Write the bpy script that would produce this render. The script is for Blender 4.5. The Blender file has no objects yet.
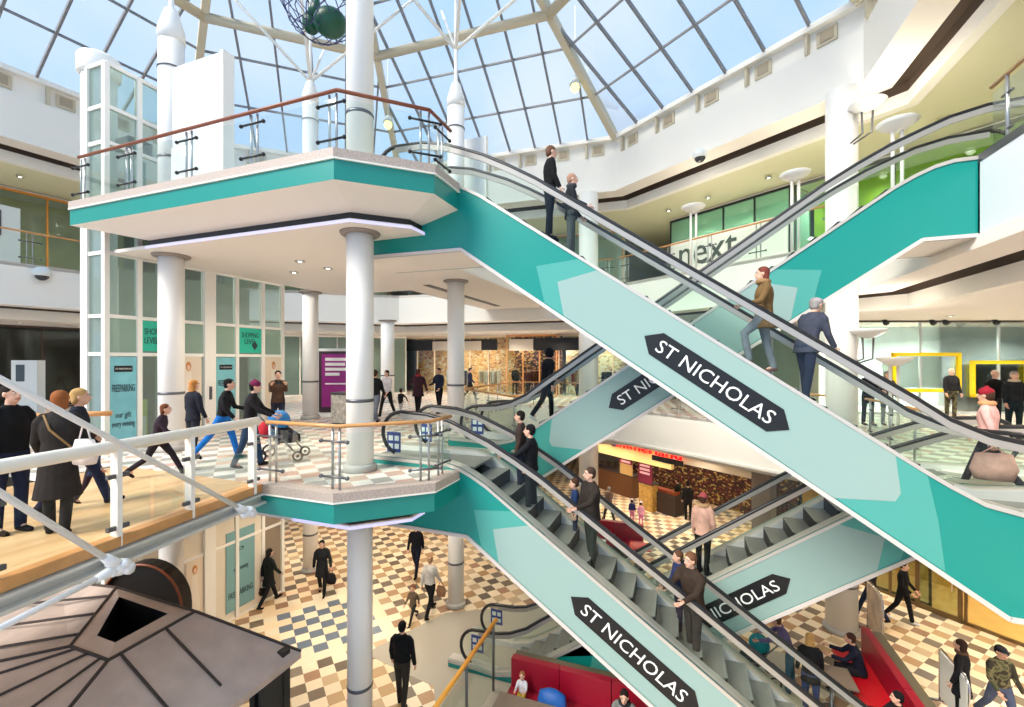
import bpy, bmesh, math, random
from mathutils import Vector, Matrix
random.seed(7)
R = math.radians
SC = bpy.context.scene
COL = SC.collection
# ---------------------------------------------------------------- viewpoint
FPX, YH, YAW, CZ = 450.0, 360.0, R(20.4), 7.37
CY, SY = math.cos(YAW), math.sin(YAW)
G, M, U = 0.0, 5.31, 10.62          # the three floors

def ray(px, py):
    X = (px - 512) / FPX; Z = -(py - YH) / FPX
    return (X * CY - SY, X * SY + CY, Z)
def on_z(px, py, z):
    r = ray(px, py); t = (z - CZ) / r[2]; return (r[0] * t, r[1] * t)
def on_y(px, py, y):
    r = ray(px, py); t = y / r[1]; return (r[0] * t, r[2] * t + CZ)
def on_x(px, py, x):
    r = ray(px, py); t = x / r[0]; return (r[1] * t, r[2] * t + CZ)
def x_at(px, y):
    r = ray(px, 0); return y * r[0] / r[1]
def cam_xy(X, Y):
    return (X * CY - Y * SY, X * SY + Y * CY)

# ---------------------------------------------------------------- materials
def lin(c):
    return tuple((v / 255 / 12.92) if v / 255 <= 0.04045 else ((v / 255 + 0.055) / 1.055) ** 2.4 for v in c)
MATS = {}
def mat(name, rgb, rough=0.5, metal=0.0, emit=0.0, noise=0.0, nscale=6.0, spec=0.5, bump=0.0):
    if name in MATS: return MATS[name]
    m = bpy.data.materials.new(name); m.use_nodes = True
    nt = m.node_tree; b = nt.nodes['Principled BSDF']
    c = lin(rgb) + (1,)
    b.inputs['Base Color'].default_value = c
    b.inputs['Roughness'].default_value = rough
    b.inputs['Metallic'].default_value = metal
    b.inputs['Specular IOR Level'].default_value = spec
    if emit:
        b.inputs['Emission Color'].default_value = c
        b.inputs['Emission Strength'].default_value = emit
    if noise or bump:
        tc = nt.nodes.new('ShaderNodeTexCoord')
        nz = nt.nodes.new('ShaderNodeTexNoise'); nz.inputs['Scale'].default_value = nscale
        nz.inputs['Detail'].default_value = 4
        nt.links.new(tc.outputs['Object'], nz.inputs['Vector'])
        if noise:
            mr = nt.nodes.new('ShaderNodeMapRange')
            mr.inputs['From Min'].default_value = 0.3; mr.inputs['From Max'].default_value = 0.7
            mr.inputs['To Min'].default_value = 1 - noise; mr.inputs['To Max'].default_value = 1 + noise
            nt.links.new(nz.outputs['Fac'], mr.inputs['Value'])
            mx = nt.nodes.new('ShaderNodeVectorMath'); mx.operation = 'SCALE'
            mx.inputs[0].default_value = c[:3]
            nt.links.new(mr.outputs['Result'], mx.inputs['Scale'])
            nt.links.new(mx.outputs['Vector'], b.inputs['Base Color'])
        if bump:
            bp = nt.nodes.new('ShaderNodeBump'); bp.inputs['Strength'].default_value = bump
            nt.links.new(nz.outputs['Fac'], bp.inputs['Height'])
            nt.links.new(bp.outputs['Normal'], b.inputs['Normal'])
    MATS[name] = m
    return m
def glass(name, tint=(235, 250, 245), gloss=0.10, haze=0.0, hazecol=(200, 225, 220)):
    """thin pane: mostly see-through, a little mirror, optionally a milky film or painted-in pale reflections"""
    if name in MATS: return MATS[name]
    m = bpy.data.materials.new(name); m.use_nodes = True
    nt = m.node_tree; nt.nodes.clear()
    out = nt.nodes.new('ShaderNodeOutputMaterial')
    tr = nt.nodes.new('ShaderNodeBsdfTransparent'); tr.inputs['Color'].default_value = lin(tint) + (1,)
    gl = nt.nodes.new('ShaderNodeBsdfGlossy'); gl.inputs['Roughness'].default_value = 0.04
    fr = nt.nodes.new('ShaderNodeFresnel'); fr.inputs['IOR'].default_value = 1.45
    mr = nt.nodes.new('ShaderNodeMath'); mr.operation = 'MULTIPLY'; mr.inputs[1].default_value = gloss * 8
    mr.use_clamp = True
    nt.links.new(fr.outputs['Fac'], mr.inputs[0])
    mx = nt.nodes.new('ShaderNodeMixShader')
    nt.links.new(mr.outputs[0], mx.inputs['Fac'])
    nt.links.new(tr.outputs[0], mx.inputs[1]); nt.links.new(gl.outputs[0], mx.inputs[2])
    last = mx
    if haze:
        df = nt.nodes.new('ShaderNodeBsdfDiffuse'); df.inputs['Color'].default_value = lin(hazecol) + (1,)
        m2 = nt.nodes.new('ShaderNodeMixShader'); m2.inputs['Fac'].default_value = haze
        nt.links.new(mx.outputs[0], m2.inputs[1]); nt.links.new(df.outputs[0], m2.inputs[2]); last = m2
    nt.links.new(last.outputs[0], out.inputs['Surface'])
    MATS[name] = m
    return m
def tiles(name, size, ang, pale, cols, blue=None, off=(0, 0)):
    """checker of pale tiles and tiles in mixed earth colours"""
    m = bpy.data.materials.new(name); m.use_nodes = True
    nt = m.node_tree; N = nt.nodes.new; L = nt.links.new
    b = nt.nodes['Principled BSDF']; b.inputs['Roughness'].default_value = 0.32
    geo = N('ShaderNodeNewGeometry')
    mp = N('ShaderNodeMapping'); mp.vector_type = 'TEXTURE'
    mp.inputs['Rotation'].default_value = (0, 0, ang); mp.inputs['Scale'].default_value = (size, size, size)
    mp.inputs['Location'].default_value = (off[0], off[1], 0)
    L(geo.outputs['Position'], mp.inputs['Vector'])
    fl = N('ShaderNodeVectorMath'); fl.operation = 'FLOOR'; L(mp.outputs[0], fl.inputs[0])
    sp = N('ShaderNodeSeparateXYZ'); L(fl.outputs[0], sp.inputs[0])
    cb = N('ShaderNodeCombineXYZ'); L(sp.outputs[0], cb.inputs[0]); L(sp.outputs[1], cb.inputs[1])
    def math_(op, a, c=None, clamp=False):
        n = N('ShaderNodeMath'); n.operation = op
        for i, v in enumerate((a, c)):
            if v is None: continue
            if isinstance(v, (int, float)): n.inputs[i].default_value = v
            else: L(v, n.inputs[i])
        return n.outputs[0]
    par = math_('FLOORED_MODULO', math_('ADD', sp.outputs[0], sp.outputs[1]), 2.0)
    wn = N('ShaderNodeTexWhiteNoise'); wn.noise_dimensions = '2D'; L(cb.outputs[0], wn.inputs['Vector'])
    rp = N('ShaderNodeValToRGB'); rp.color_ramp.interpolation = 'CONSTANT'
    e = rp.color_ramp.elements
    while len(e) < len(cols): e.new(0.5)
    for i, c in enumerate(cols):
        e[i].position = i / len(cols); e[i].color = lin(c) + (1,)
    L(wn.outputs['Value'], rp.inputs[0])
    pr = N('ShaderNodeValToRGB'); pr.color_ramp.interpolation = 'CONSTANT'
    e = pr.color_ramp.elements
    while len(e) < len(pale): e.new(0.5)
    for i, c in enumerate(pale):
        e[i].position = i / len(pale); e[i].color = lin(c) + (1,)
    L(wn.outputs['Value'], pr.inputs[0])
    col = rp.outputs[0]
    if blue:
        cx, cy, h, bc = blue
        dx = math_('ABSOLUTE', math_('SUBTRACT', sp.outputs[0], cx)); dy = math_('ABSOLUTE', math_('SUBTRACT', sp.outputs[1], cy))
        mxd = math_('MAXIMUM', dx, dy)
        inb = math_('LESS_THAN', mxd, h + 0.5)
        mb = N('ShaderNodeMix'); mb.data_type = 'RGBA'; L(inb, mb.inputs[0]); L(col, mb.inputs[6]); mb.inputs[7].default_value = lin(bc) + (1,)
        col = mb.outputs[2]
        ring = math_('MULTIPLY', math_('GREATER_THAN', mxd, h + 0.5), math_('LESS_THAN', mxd, h + 1.5))
        par = math_('MAXIMUM', par, ring)
    mx = N('ShaderNodeMix'); mx.data_type = 'RGBA'
    L(par, mx.inputs[0]); L(col, mx.inputs[6]); L(pr.outputs[0], mx.inputs[7])
    L(mx.outputs[2], b.inputs['Base Color'])
    return m

def planks(name, a, b_, ang, width):
    m = bpy.data.materials.new(name); m.use_nodes = True
    nt = m.node_tree; N = nt.nodes.new; L = nt.links.new
    bs = nt.nodes['Principled BSDF']; bs.inputs['Roughness'].default_value = 0.35
    geo = N('ShaderNodeNewGeometry'); mp = N('ShaderNodeMapping'); mp.vector_type = 'TEXTURE'
    mp.inputs['Rotation'].default_value = (0, 0, ang); mp.inputs['Scale'].default_value = (1.6, width, 1)
    L(geo.outputs['Position'], mp.inputs['Vector'])
    br = N('ShaderNodeTexNoise'); br.inputs['Scale'].default_value = 1.3; br.inputs['Detail'].default_value = 5
    L(mp.outputs[0], br.inputs['Vector'])
    fl = N('ShaderNodeVectorMath'); fl.operation = 'FLOOR'; L(mp.outputs[0], fl.inputs[0])
    wn = N('ShaderNodeTexWhiteNoise'); wn.noise_dimensions = '3D'; L(fl.outputs[0], wn.inputs['Vector'])
    ad = N('ShaderNodeMath'); ad.operation = 'MULTIPLY_ADD'; L(wn.outputs['Value'], ad.inputs[0]); ad.inputs[1].default_value = 0.5
    L(br.outputs['Fac'], ad.inputs[2])
    rp = N('ShaderNodeValToRGB'); rp.color_ramp.elements[0].color = lin(a) + (1,); rp.color_ramp.elements[1].color = lin(b_) + (1,)
    rp.color_ramp.elements[0].position = 0.3; rp.color_ramp.elements[1].position = 1.0
    L(ad.outputs[0], rp.inputs[0]); L(rp.outputs[0], bs.inputs['Base Color'])
    return m

# ---------------------------------------------------------------- mesh builder
def frame_from(d):
    d = d.normalized()
    up = Vector((0, 0, 1)) if abs(d.z) < 0.95 else Vector((1, 0, 0))
    a = d.cross(up).normalized(); b = a.cross(d).normalized()
    return a, b
class MB:
    def __init__(s): s.v = []; s.f = []; s.mi = []; s.mats = []; s.cur = 0; s.sm = []
    def use(s, m):
        if m not in s.mats: s.mats.append(m)
        s.cur = s.mats.index(m); return s
    def add(s, vs, fs, smooth=False):
        o = len(s.v); s.v += [tuple(v) for v in vs]
        for f in fs:
            s.f.append([o + i for i in f]); s.mi.append(s.cur); s.sm.append(smooth)
        return s
    def box(s, x0, x1, y0, y1, z0, z1, T=None):
        vs = [(x, y, z) for x in (x0, x1) for y in (y0, y1) for z in (z0, z1)]
        if T is not None: vs = [T @ Vector(v) for v in vs]
        return s.add(vs, [(0, 1, 3, 2), (4, 6, 7, 5), (0, 4, 5, 1), (2, 3, 7, 6), (0, 2, 6, 4), (1, 5, 7, 3)])
    def bar(s, p, q, w, h=None, up=None):
        """rectangular bar between two points"""
        h = h or w; p = Vector(p); q = Vector(q); a, b = frame_from(q - p)
        vs = [c + a * (i * w / 2) + b * (j * h / 2) for c in (p, q) for i, j in ((-1, -1), (1, -1), (1, 1), (-1, 1))]
        return s.add(vs, [(3, 2, 1, 0), (4, 5, 6, 7), (0, 1, 5, 4), (1, 2, 6, 5), (2, 3, 7, 6), (3, 0, 4, 7)])
    def tube(s, pts, r, n=8, ry=None, cap=True, closed=False):
        """round tube along a polyline; r may be a list"""
        P = [Vector(p) for p in pts]; k = len(P)
        rs = r if isinstance(r, (list, tuple)) else [r] * k
        vs = []; pa = None
        for i, p in enumerate(P):
            if closed: d = P[(i + 1) % k] - P[i - 1]
            else: d = P[min(i + 1, k - 1)] - P[max(i - 1, 0)]
            if d.length < 1e-9: d = Vector((0, 0, 1))
            d.normalize()
            if pa is None: a, b = frame_from(d)
            else:
                a = pa - d * pa.dot(d)
                a = a.normalized() if a.length > 1e-6 else frame_from(d)[0]
                b = a.cross(d).normalized()
            pa = a
            for j in range(n):
                t = 2 * math.pi * j / n
                vs.append(p + a * (math.cos(t) * rs[i]) + b * (math.sin(t) * (rs[i] if ry is None else ry)))
        fs = []
        for i in range(k if closed else k - 1):
            for j in range(n):
                i2 = (i + 1) % k
                fs.append((i * n + j, i2 * n + j, i2 * n + (j + 1) % n, i * n + (j + 1) % n))
        if cap and not closed:
            fs.append(tuple(range(n))[::-1]); fs.append(tuple((k - 1) * n + j for j in range(n)))
            fs[-2] = tuple(range(n)); fs[-1] = tuple((k - 1) * n + j for j in range(n))[::-1]
        return s.add(vs, fs, True)
    def lathe(s, prof, cx=0, cy=0, n=24, T=None):
        """profile of (radius, z) turned about the vertical through cx, cy"""
        vs = []
        for r, z in prof:
            for j in range(n):
                t = 2 * math.pi * j / n; v = Vector((cx + r * math.cos(t), cy + r * math.sin(t), z))
                vs.append(T @ v if T is not None else v)
        fs = []
        for i in range(len(prof) - 1):
            for j in range(n):
                fs.append((i * n + j, i * n + (j + 1) % n, (i + 1) * n + (j + 1) % n, (i + 1) * n + j))
        fs.append(tuple(range(n))[::-1]); fs.append(tuple((len(prof) - 1) * n + j for j in range(n)))
        return s.add(vs, fs, True)
    def prism(s, poly, z0, z1):
        """polygon in plan between two heights"""
        n = len(poly); vs = [(x, y, z0) for x, y in poly] + [(x, y, z1) for x, y in poly]
        return s.add(vs, [tuple(range(n))[::-1], tuple(range(n, 2 * n))] + [(i, (i + 1) % n, n + (i + 1) % n, n + i) for i in range(n)])
    def prism_y(s, poly, y0, y1):
        """polygon in the x-z plane between two y"""
        n = len(poly); vs = [(x, y0, z) for x, z in poly] + [(x, y1, z) for x, z in poly]
        return s.add(vs, [tuple(range(n)), tuple(range(n, 2 * n))[::-1]] + [(i, n + i, n + (i + 1) % n, (i + 1) % n) for i in range(n)])
    def ell(s, c, rx, ry, rz, nu=14, nv=9, T=None):
        vs = []; c = Vector(c)
        for i in range(nv + 1):
            ph = math.pi * i / nv
            for j in range(nu):
                t = 2 * math.pi * j / nu
                v = Vector((rx * math.sin(ph) * math.cos(t), ry * math.sin(ph) * math.sin(t), rz * math.cos(ph)))
                vs.append(c + (T @ v if T is not None else v))
        fs = [(i * nu + j, (i + 1) * nu + j, (i + 1) * nu + (j + 1) % nu, i * nu + (j + 1) % nu) for i in range(nv) for j in range(nu)]
        return s.add(vs, fs, True)
    def rings(s, rr, n=14):
        """closed body from rings (centre, rx, ry) stacked roughly along z"""
        vs = []
        for c, rx, ry in rr:
            for j in range(n):
                t = 2 * math.pi * j / n
                vs.append((c[0] + rx * math.cos(t), c[1] + ry * math.sin(t), c[2]))
        k = len(rr)
        fs = [(i * n + j, i * n + (j + 1) % n, (i + 1) * n + (j + 1) % n, (i + 1) * n + j) for i in range(k - 1) for j in range(n)]
        fs.append(tuple(range(n))[::-1]); fs.append(tuple((k - 1) * n + j for j in range(n)))
        return s.add(vs, fs, True)
    def mesh(s, name):
        me = bpy.data.meshes.new(name); me.from_pydata(s.v, [], s.f)
        for m in s.mats: me.materials.append(m)
        for p, i, sm in zip(me.polygons, s.mi, s.sm):
            p.material_index = i; p.use_smooth = sm
        me.update(); return me
    def build(s, name, m=None, parent=None, smooth=None, fix=True, local=False):
        if m is not None and not s.mats: s.mats = [m]
        me = s.mesh(name)
        if fix:
            bm = bmesh.new(); bm.from_mesh(me); bmesh.ops.recalc_face_normals(bm, faces=bm.faces); bm.to_mesh(me); bm.free()
        if smooth is not None:
            for p in me.polygons: p.use_smooth = smooth
        o = bpy.data.objects.new(name, me); COL.objects.link(o)
        if parent is not None: attach(o, parent, local)
        return o

def wm(o):
    b = o.matrix_basis
    return b if o.parent is None else wm(o.parent) @ o.matrix_parent_inverse @ b
def attach(o, parent, local=False):
    """child of parent; the mesh is in world space unless local"""
    o.parent = parent
    if not local: o.matrix_parent_inverse = wm(parent).inverted()
def tag(o, label=None, cat=None, group=None, kind=None):
    if label: o['label'] = label
    if cat: o['category'] = cat
    if group: o['group'] = group
    if kind: o['kind'] = kind
    return o
def thing(name, label, cat, loc=(0, 0, 0), rz=0.0, group=None):
    o = bpy.data.objects.new(name, None); COL.objects.link(o)
    o.location = loc; o.rotation_euler = (0, 0, rz); o.empty_display_size = 0.2
    return tag(o, label, cat, group)
def struct(o, label=None, cat=None):
    return tag(o, label, cat, None, 'structure')
def copy_tree(o, parent=None):
    c = o.copy(); COL.objects.link(c)
    if parent is not None: c.parent = parent
    for ch in list(o.children): copy_tree(ch, c)
    return c
def remesh_mesh(mb, name, voxel, smooth=1):
    me = mb.mesh(name)
    o = bpy.data.objects.new('tmp', me); COL.objects.link(o)
    md = o.modifiers.new('r', 'REMESH'); md.mode = 'VOXEL'; md.voxel_size = voxel
    if smooth:
        ms = o.modifiers.new('s', 'SMOOTH'); ms.factor = 0.5; ms.iterations = smooth
    dg = bpy.context.evaluated_depsgraph_get()
    nm = bpy.data.meshes.new_from_object(o.evaluated_get(dg))
    bpy.data.objects.remove(o); bpy.data.meshes.remove(me)
    nm.name = name
    for p in nm.polygons: p.use_smooth = True
    return nm
def text_mesh(name, body, size, m, parent, T, depth=0.004, align='CENTER', width=None, height=None):
    """flat raised lettering; T places it: x along the line, y up the letters"""
    cu = bpy.data.curves.new(name, 'FONT'); cu.body = body; cu.size = size; cu.extrude = depth
    cu.align_x = align; cu.align_y = 'CENTER'; cu.resolution_u = 3
    o = bpy.data.objects.new('tmp', cu); COL.objects.link(o)
    dg = bpy.context.evaluated_depsgraph_get()
    me = bpy.data.meshes.new_from_object(o.evaluated_get(dg))
    bpy.data.objects.remove(o)
    xs = [v.co.x for v in me.vertices]; ys = [v.co.y for v in me.vertices]
    w = max(xs) - min(xs); h = max(ys) - min(ys); mx = (max(xs) + min(xs)) / 2; my = (max(ys) + min(ys)) / 2
    fx = width / w if width else 1; fy = height / h if height else fx if width else 1
    for v in me.vertices:
        if align == 'CENTER': v.co.x = (v.co.x - mx) * fx
        v.co.y = (v.co.y - my) * fy
    me.transform(T); me.materials.clear(); me.materials.append(m); me.name = name
    o = bpy.data.objects.new(name, me); COL.objects.link(o)
    if parent is not None: attach(o, parent)
    return o
def plane_T(origin, xdir, updir):
    x = Vector(xdir).normalized(); u = Vector(updir); u = (u - x * u.dot(x)).normalized(); n = x.cross(u)
    T = Matrix((x, u, n)).transposed().to_4x4(); T.translation = Vector(origin); return T
# ---------------------------------------------------------------- people
SKIN = mat('skin', (224, 176, 150), 0.5, noise=0.05)
SKIN2 = mat('skin_dark', (120, 82, 62), 0.5)
EYEW = mat('eye_white', (235, 235, 230), 0.3)
EYED = mat('eye_dark', (40, 30, 25), 0.2)
LIP = mat('lips', (176, 100, 92), 0.5)
CLOTH = {}
def cloth(rgb):
    if rgb not in CLOTH:
        CLOTH[rgb] = mat('cloth_%d_%d_%d' % rgb, rgb, 0.85, noise=0.18, nscale=9, spec=0.2, bump=0.25)
    return CLOTH[rgb]
def camo():
    if 'camo' in CLOTH: return CLOTH['camo']
    m = bpy.data.materials.new('camouflage_cloth'); m.use_nodes = True; nt = m.node_tree
    b = nt.nodes['Principled BSDF']; b.inputs['Roughness'].default_value = 0.9
    tc = nt.nodes.new('ShaderNodeTexCoord'); nz = nt.nodes.new('ShaderNodeTexNoise'); nz.inputs['Scale'].default_value = 7
    rp = nt.nodes.new('ShaderNodeValToRGB'); rp.color_ramp.interpolation = 'CONSTANT'
    e = rp.color_ramp.elements; e[0].color = lin((48, 44, 34)) + (1,); e[1].position = 0.46; e[1].color = lin((104, 98, 66)) + (1,)
    x = e.new(0.56); x.color = lin((70, 74, 48)) + (1,)
    nt.links.new(tc.outputs['Object'], nz.inputs['Vector']); nt.links.new(nz.outputs['Fac'], rp.inputs[0]); nt.links.new(rp.outputs[0], b.inputs['Base Color'])
    CLOTH['camo'] = m; return m

def hand(mb, wrist, d, palm_n, s=1.0, curl=0.5, side=1):
    """palm, four unequal bent fingers and a thumb from the side of the palm"""
    d = Vector(d).normalized(); n = Vector(palm_n); n = (n - d * n.dot(d)).normalized(); w = d.cross(n) * side
    W = Vector(wrist)
    L = 0.085 * s
    rr = []
    mb.tube([W - d * 0.02 * s, W + d * 0.02 * s, W + d * L * 0.6, W + d * L], [0.024 * s, 0.032 * s, 0.038 * s, 0.034 * s], 8, ry=0.015 * s)
    for i, ln in enumerate((0.070, 0.078, 0.072, 0.056)):
        b0 = W + d * (L * 0.93) + w * ((1.5 - i) * 0.019 * s)
        a1 = curl * 0.7; a2 = curl * 1.5
        p1 = b0 + (d * math.cos(a1) + n * math.sin(a1)) * ln * 0.5 * s
        p2 = p1 + (d * math.cos(a2) + n * math.sin(a2)) * ln * 0.5 * s
        mb.tube([b0, p1, p2], [0.0092 * s, 0.0085 * s, 0.007 * s], 6)
    t0 = W + d * (L * 0.3) + w * 0.03 * s
    t1 = t0 + (d * 0.6 + w * 0.75 + n * 0.2).normalized() * 0.036 * s
    t2 = t1 + (d * 0.9 + w * 0.2 + n * 0.4).normalized() * 0.028 * s
    mb.tube([t0, t1, t2], [0.0115 * s, 0.010 * s, 0.008 * s], 6)

def person(x, y, z, face, label, h=1.72, top=(30, 30, 34), legs=(36, 38, 48), shoes=(28, 26, 26), hair=(60, 42, 30), hairlen=0.0,
           skin=None, lean=0.0, leg=((0, 0), (0, 0)), arm=((5, 8, 12), (5, 8, 12)), coat=0.0, hat=None, look=0.0, nod=0.0, seat=None,
           vx=0.022, build=1.0, scarf=None, trim=None, sleeve=None, pack=None, strap=None, child=False, topmat=None, bald=False, flare=1.0):
    """a clothed walking, standing or sitting figure.
    face: heading in degrees, 0 = away from the viewpoint, 90 = to its right.
    leg: (swing forward, knee bend) for left and right; arm: (forward, outward, elbow)"""
    k = h / 1.75; hs = 1.0 if not child else min(1.35, 0.86 / k * 1.0) if k < 0.86 else 1.0
    sk = skin or SKIN; b = build
    root = thing('person', label, 'person', (x, y, z), YAW - R(face))
    fwd = lambda a: Vector((0, math.sin(R(a)), -math.cos(R(a))))
    pelvis = Vector((0, 0, 0.95))
    hips, knees, ankles = [], [], []
    for i, sx in enumerate((-1, 1)):
        sw, kn = leg[i]
        hp = pelvis + Vector((sx * 0.088, 0, -0.02)); kd = fwd(sw); kp = hp + kd * 0.43; ap = kp + fwd(sw - kn) * 0.43
        kp.x += sx * 0.01
        hips.append(hp); knees.append(kp); ankles.append(ap)
    low = min(a.z for a in ankles) - 0.075
    if seat is not None: low = pelvis.z - 0.10 - seat / k
    S = lambda v: Vector((v.x * k, v.y * k, (v.z - low) * k))
    la = R(lean)
    def up(t, dx=0.0, dy=0.0):           # point along the leaning spine, t metres above the pelvis
        return pelvis + Vector((dx, math.sin(la) * t + dy * math.cos(la), math.cos(la) * t - dy * math.sin(la)))
    chest = up(0.33); shz = 0.49
    neck = up(0.54, 0, 0.01); headc = up(0.67, 0, 0.035 + 0.05 * math.sin(R(nod)))
    sh, el, wr, dirs = [], [], [], []
    for i, sx in enumerate((-1, 1)):
        f, o, e = arm[i]
        s0 = up(0.445, sx * 0.172 * b, 0)
        def dv(a, out):
            v = Vector((sx * math.sin(R(out)), math.sin(R(a)) * math.cos(R(out)), -math.cos(R(a)) * math.cos(R(out)))); return v
        d1 = dv(f, o); e0 = s0 + d1 * 0.285; d2 = dv(f + e, o * 0.4 - (6 if e > 20 else 0)); w0 = e0 + d2 * 0.25
        sh.append(s0); el.append(e0); wr.append(w0); dirs.append(d2)
    def tb(mb, pts, rs, n=10, ry=None): mb.tube([S(p) for p in pts], [r * k for r in rs], n, ry)
    def torso(mb, spec, n=16):
        mb.rings([(S(up(t, 0, dy)), rx * k * b, ry * k * (0.5 + b / 2)) for t, dy, rx, ry in spec], n)
    # body: one continuous skin surface under the clothes
    mb = MB(); mb.use(sk)
    torso(mb, [(-0.08, 0, 0.10, 0.08), (0.0, 0, 0.135, 0.09), (0.15, 0, 0.115, 0.082), (0.33, 0, 0.135, 0.09), (0.47, -.005, 0.12, 0.07), (0.52, 0, 0.06, 0.05)])
    tb(mb, [up(0.46), neck, headc + Vector((0, -0.01, -0.03))], [0.062, 0.052, 0.05])
    hq = Matrix.Rotation(-R(look), 3, 'Z') @ Matrix.Rotation(-R(nod) , 3, 'X')
    H = lambda v: S(headc) + hq @ (Vector(v) * (k * hs)) + Vector((0, 0, (hs - 1) * 0.06))
    def hell(mbx, c, rx, ry, rz): mbx.ell(H(c), rx * k * hs, ry * k * hs, rz * k * hs, 14, 9, hq)
    hell(mb, (0, -0.012, 0.03), 0.076, 0.094, 0.092); hell(mb, (0, 0.012, -0.035), 0.058, 0.074, 0.075)
    hell(mb, (0, 0.035, -0.075), 0.036, 0.045, 0.035)
    mb.tube([H((0, 0.08, 0.02)), H((0, 0.108, -0.018)), H((0, 0.085, -0.028))], [0.010 * k * hs, 0.016 * k * hs, 0.012 * k * hs], 8)
    for sx in (-1, 1):
        hell(mb, (sx * 0.076, -0.005, 0.0), 0.012, 0.022, 0.032)
    for i in range(2):
        tb(mb, [up(0.46, (-1, 1)[i] * 0.10), sh[i], el[i], wr[i]], [0.042, 0.042, 0.036, 0.026])
        tb(mb, [hips[i], knees[i], ankles[i]], [0.075, 0.05, 0.036])
        tb(mb, [ankles[i], ankles[i] + Vector((0, 0.10, -0.045))], [0.034, 0.028])
    me = remesh_mesh(mb, 'body', vx * 0.75)
    # join hands and face details
    hb = MB(); hb.use(sk)
    for i, sx in enumerate((-1, 1)):
        pn = Vector((-sx, 0.25, 0)) if arm[i][2] < 60 else Vector((-sx * 0.6, 0, -1))
        hand(hb, S(wr[i]), dirs[i], pn, k * (1.1 if child else 1.0), 0.55, side=sx)
    hb.use(EYEW)
    for sx in (-1, 1): hb.ell(H((sx * 0.032, 0.083, 0.018)), *(r * k * hs for r in (0.013, 0.008, 0.008)), 8, 5)
    hb.use(EYED)
    for sx in (-1, 1):
        hb.ell(H((sx * 0.032, 0.089, 0.018)), *(r * k * hs for r in (0.0065, 0.006, 0.0065)), 8, 5)
        hb.tube([H((sx * 0.05, 0.078, 0.036)), H((sx * 0.033, 0.087, 0.042)), H((sx * 0.014, 0.088, 0.037))], 0.005 * k * hs, 5)
    hb.use(LIP); hb.tube([H((-0.024, 0.076, -0.055)), H((0, 0.086, -0.054)), H((0.024, 0.076, -0.055))], 0.0065 * k * hs, 6)
    bm = bmesh.new(); bm.from_mesh(me)
    m2 = hb.mesh('t'); bm2 = bmesh.new(); bm2.from_mesh(m2)
    bmesh.ops.recalc_face_normals(bm2, faces=bm2.faces); bm2.to_mesh(m2); bm2.free()
    bm.from_mesh(m2)
    me2 = bpy.data.meshes.new('body'); bm.to_mesh(me2); bm.free()
    for mm in (sk, EYEW, EYED, LIP): me2.materials.append(mm)
    bo = bpy.data.objects.new('body', me2); COL.objects.link(bo); bo.parent = root
    bpy.data.meshes.remove(m2); bpy.data.meshes.remove(me)
    def kid(mbx, name, m, vox=vx, lab=None):
        mm = remesh_mesh(mbx, name, vox); mm.materials.append(m)
        o = bpy.data.objects.new(name, mm); COL.objects.link(o); o.parent = root
        if lab: o['label'] = lab
        return o
    # trousers
    mb = MB()
    torso(mb, [(-0.11, 0, 0.12, 0.095), (-0.03, -0.005, 0.168, 0.118), (0.06, 0, 0.152, 0.104), (0.14, 0, 0.135, 0.094)])
    for i in range(2):
        an = ankles[i] - (knees[i] - ankles[i]) * 0.06
        tb(mb, [hips[i] + Vector((0, 0, 0.03)), hips[i] + (knees[i] - hips[i]) * 0.25, knees[i], knees[i] + (an - knees[i]) * 0.5, an],
           [0.092, 0.094, 0.066, 0.060, 0.054 * flare])
    kid(mb, 'trousers', cloth(legs) if isinstance(legs, tuple) else legs)
    # shoes
    for i in range(2):
        mb = MB(); a = ankles[i]
        fa = R(max(-35, min(35, (leg[i][0] - leg[i][1]) * 0.7))) if seat is None else 0
        fd = Vector((0, math.cos(fa), math.sin(fa))); fu = Vector((0, -math.sin(fa), math.cos(fa)))
        tb(mb, [a + fu * 0.03, a - fu * 0.02], [0.044, 0.046])
        pts = [a - fd * 0.055 - fu * 0.04, a - fd * 0.01 - fu * 0.032, a + fd * 0.08 - fu * 0.042, a + fd * 0.155 - fu * 0.05, a + fd * 0.185 - fu * 0.055]
        tb(mb, pts, [0.034, 0.042, 0.040, 0.034, 0.018])
        kid(mb, 'shoe', cloth(shoes), 0.016)
    # jacket or coat
    mb = MB(); tm = topmat or cloth(top)
    hem = 0.0 - coat
    spec = [(hem, 0, 0.172 + 0.12 * coat, 0.125 + (0.11 + 0.004 * max(abs(leg[0][0]), abs(leg[1][0]))) * coat)]
    if coat > 0.15: spec += [(hem * 0.5, 0, 0.17 + 0.05 * coat, 0.125 + 0.04 * coat)]
    spec += [(0.04, 0, 0.168, 0.118), (0.16, 0, 0.155, 0.112), (0.33, 0.0, 0.178, 0.128), (0.42, -0.004, 0.172, 0.112), (0.485, -0.005, 0.125, 0.085), (0.55, 0, 0.068, 0.064)]
    if coat > 0.0:                       # the skirt of a coat hangs straight down
        spec2 = []
        for t, dy, rx, ry in spec:
            spec2.append((t, dy, rx, ry))
        base = [(Vector((0, math.sin(la) * max(t, 0) + dy, (math.cos(la) * t if t > 0 else t))) + pelvis, rx, ry) for t, dy, rx, ry in spec2]
        mb.rings([(S(c), rx * k * b, ry * k * (0.5 + b / 2)) for c, rx, ry in base], 16)
    else: torso(mb, spec)
    for i in range(2):
        q = (-1, 1)[i]; tb(mb, [up(0.475, q * 0.07), up(0.472, q * 0.135 * b), sh[i] + (el[i] - sh[i]) * 0.10, el[i], el[i] + (wr[i] - el[i]) * 0.97], [0.055, 0.062, 0.066, 0.053, 0.042])
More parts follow.
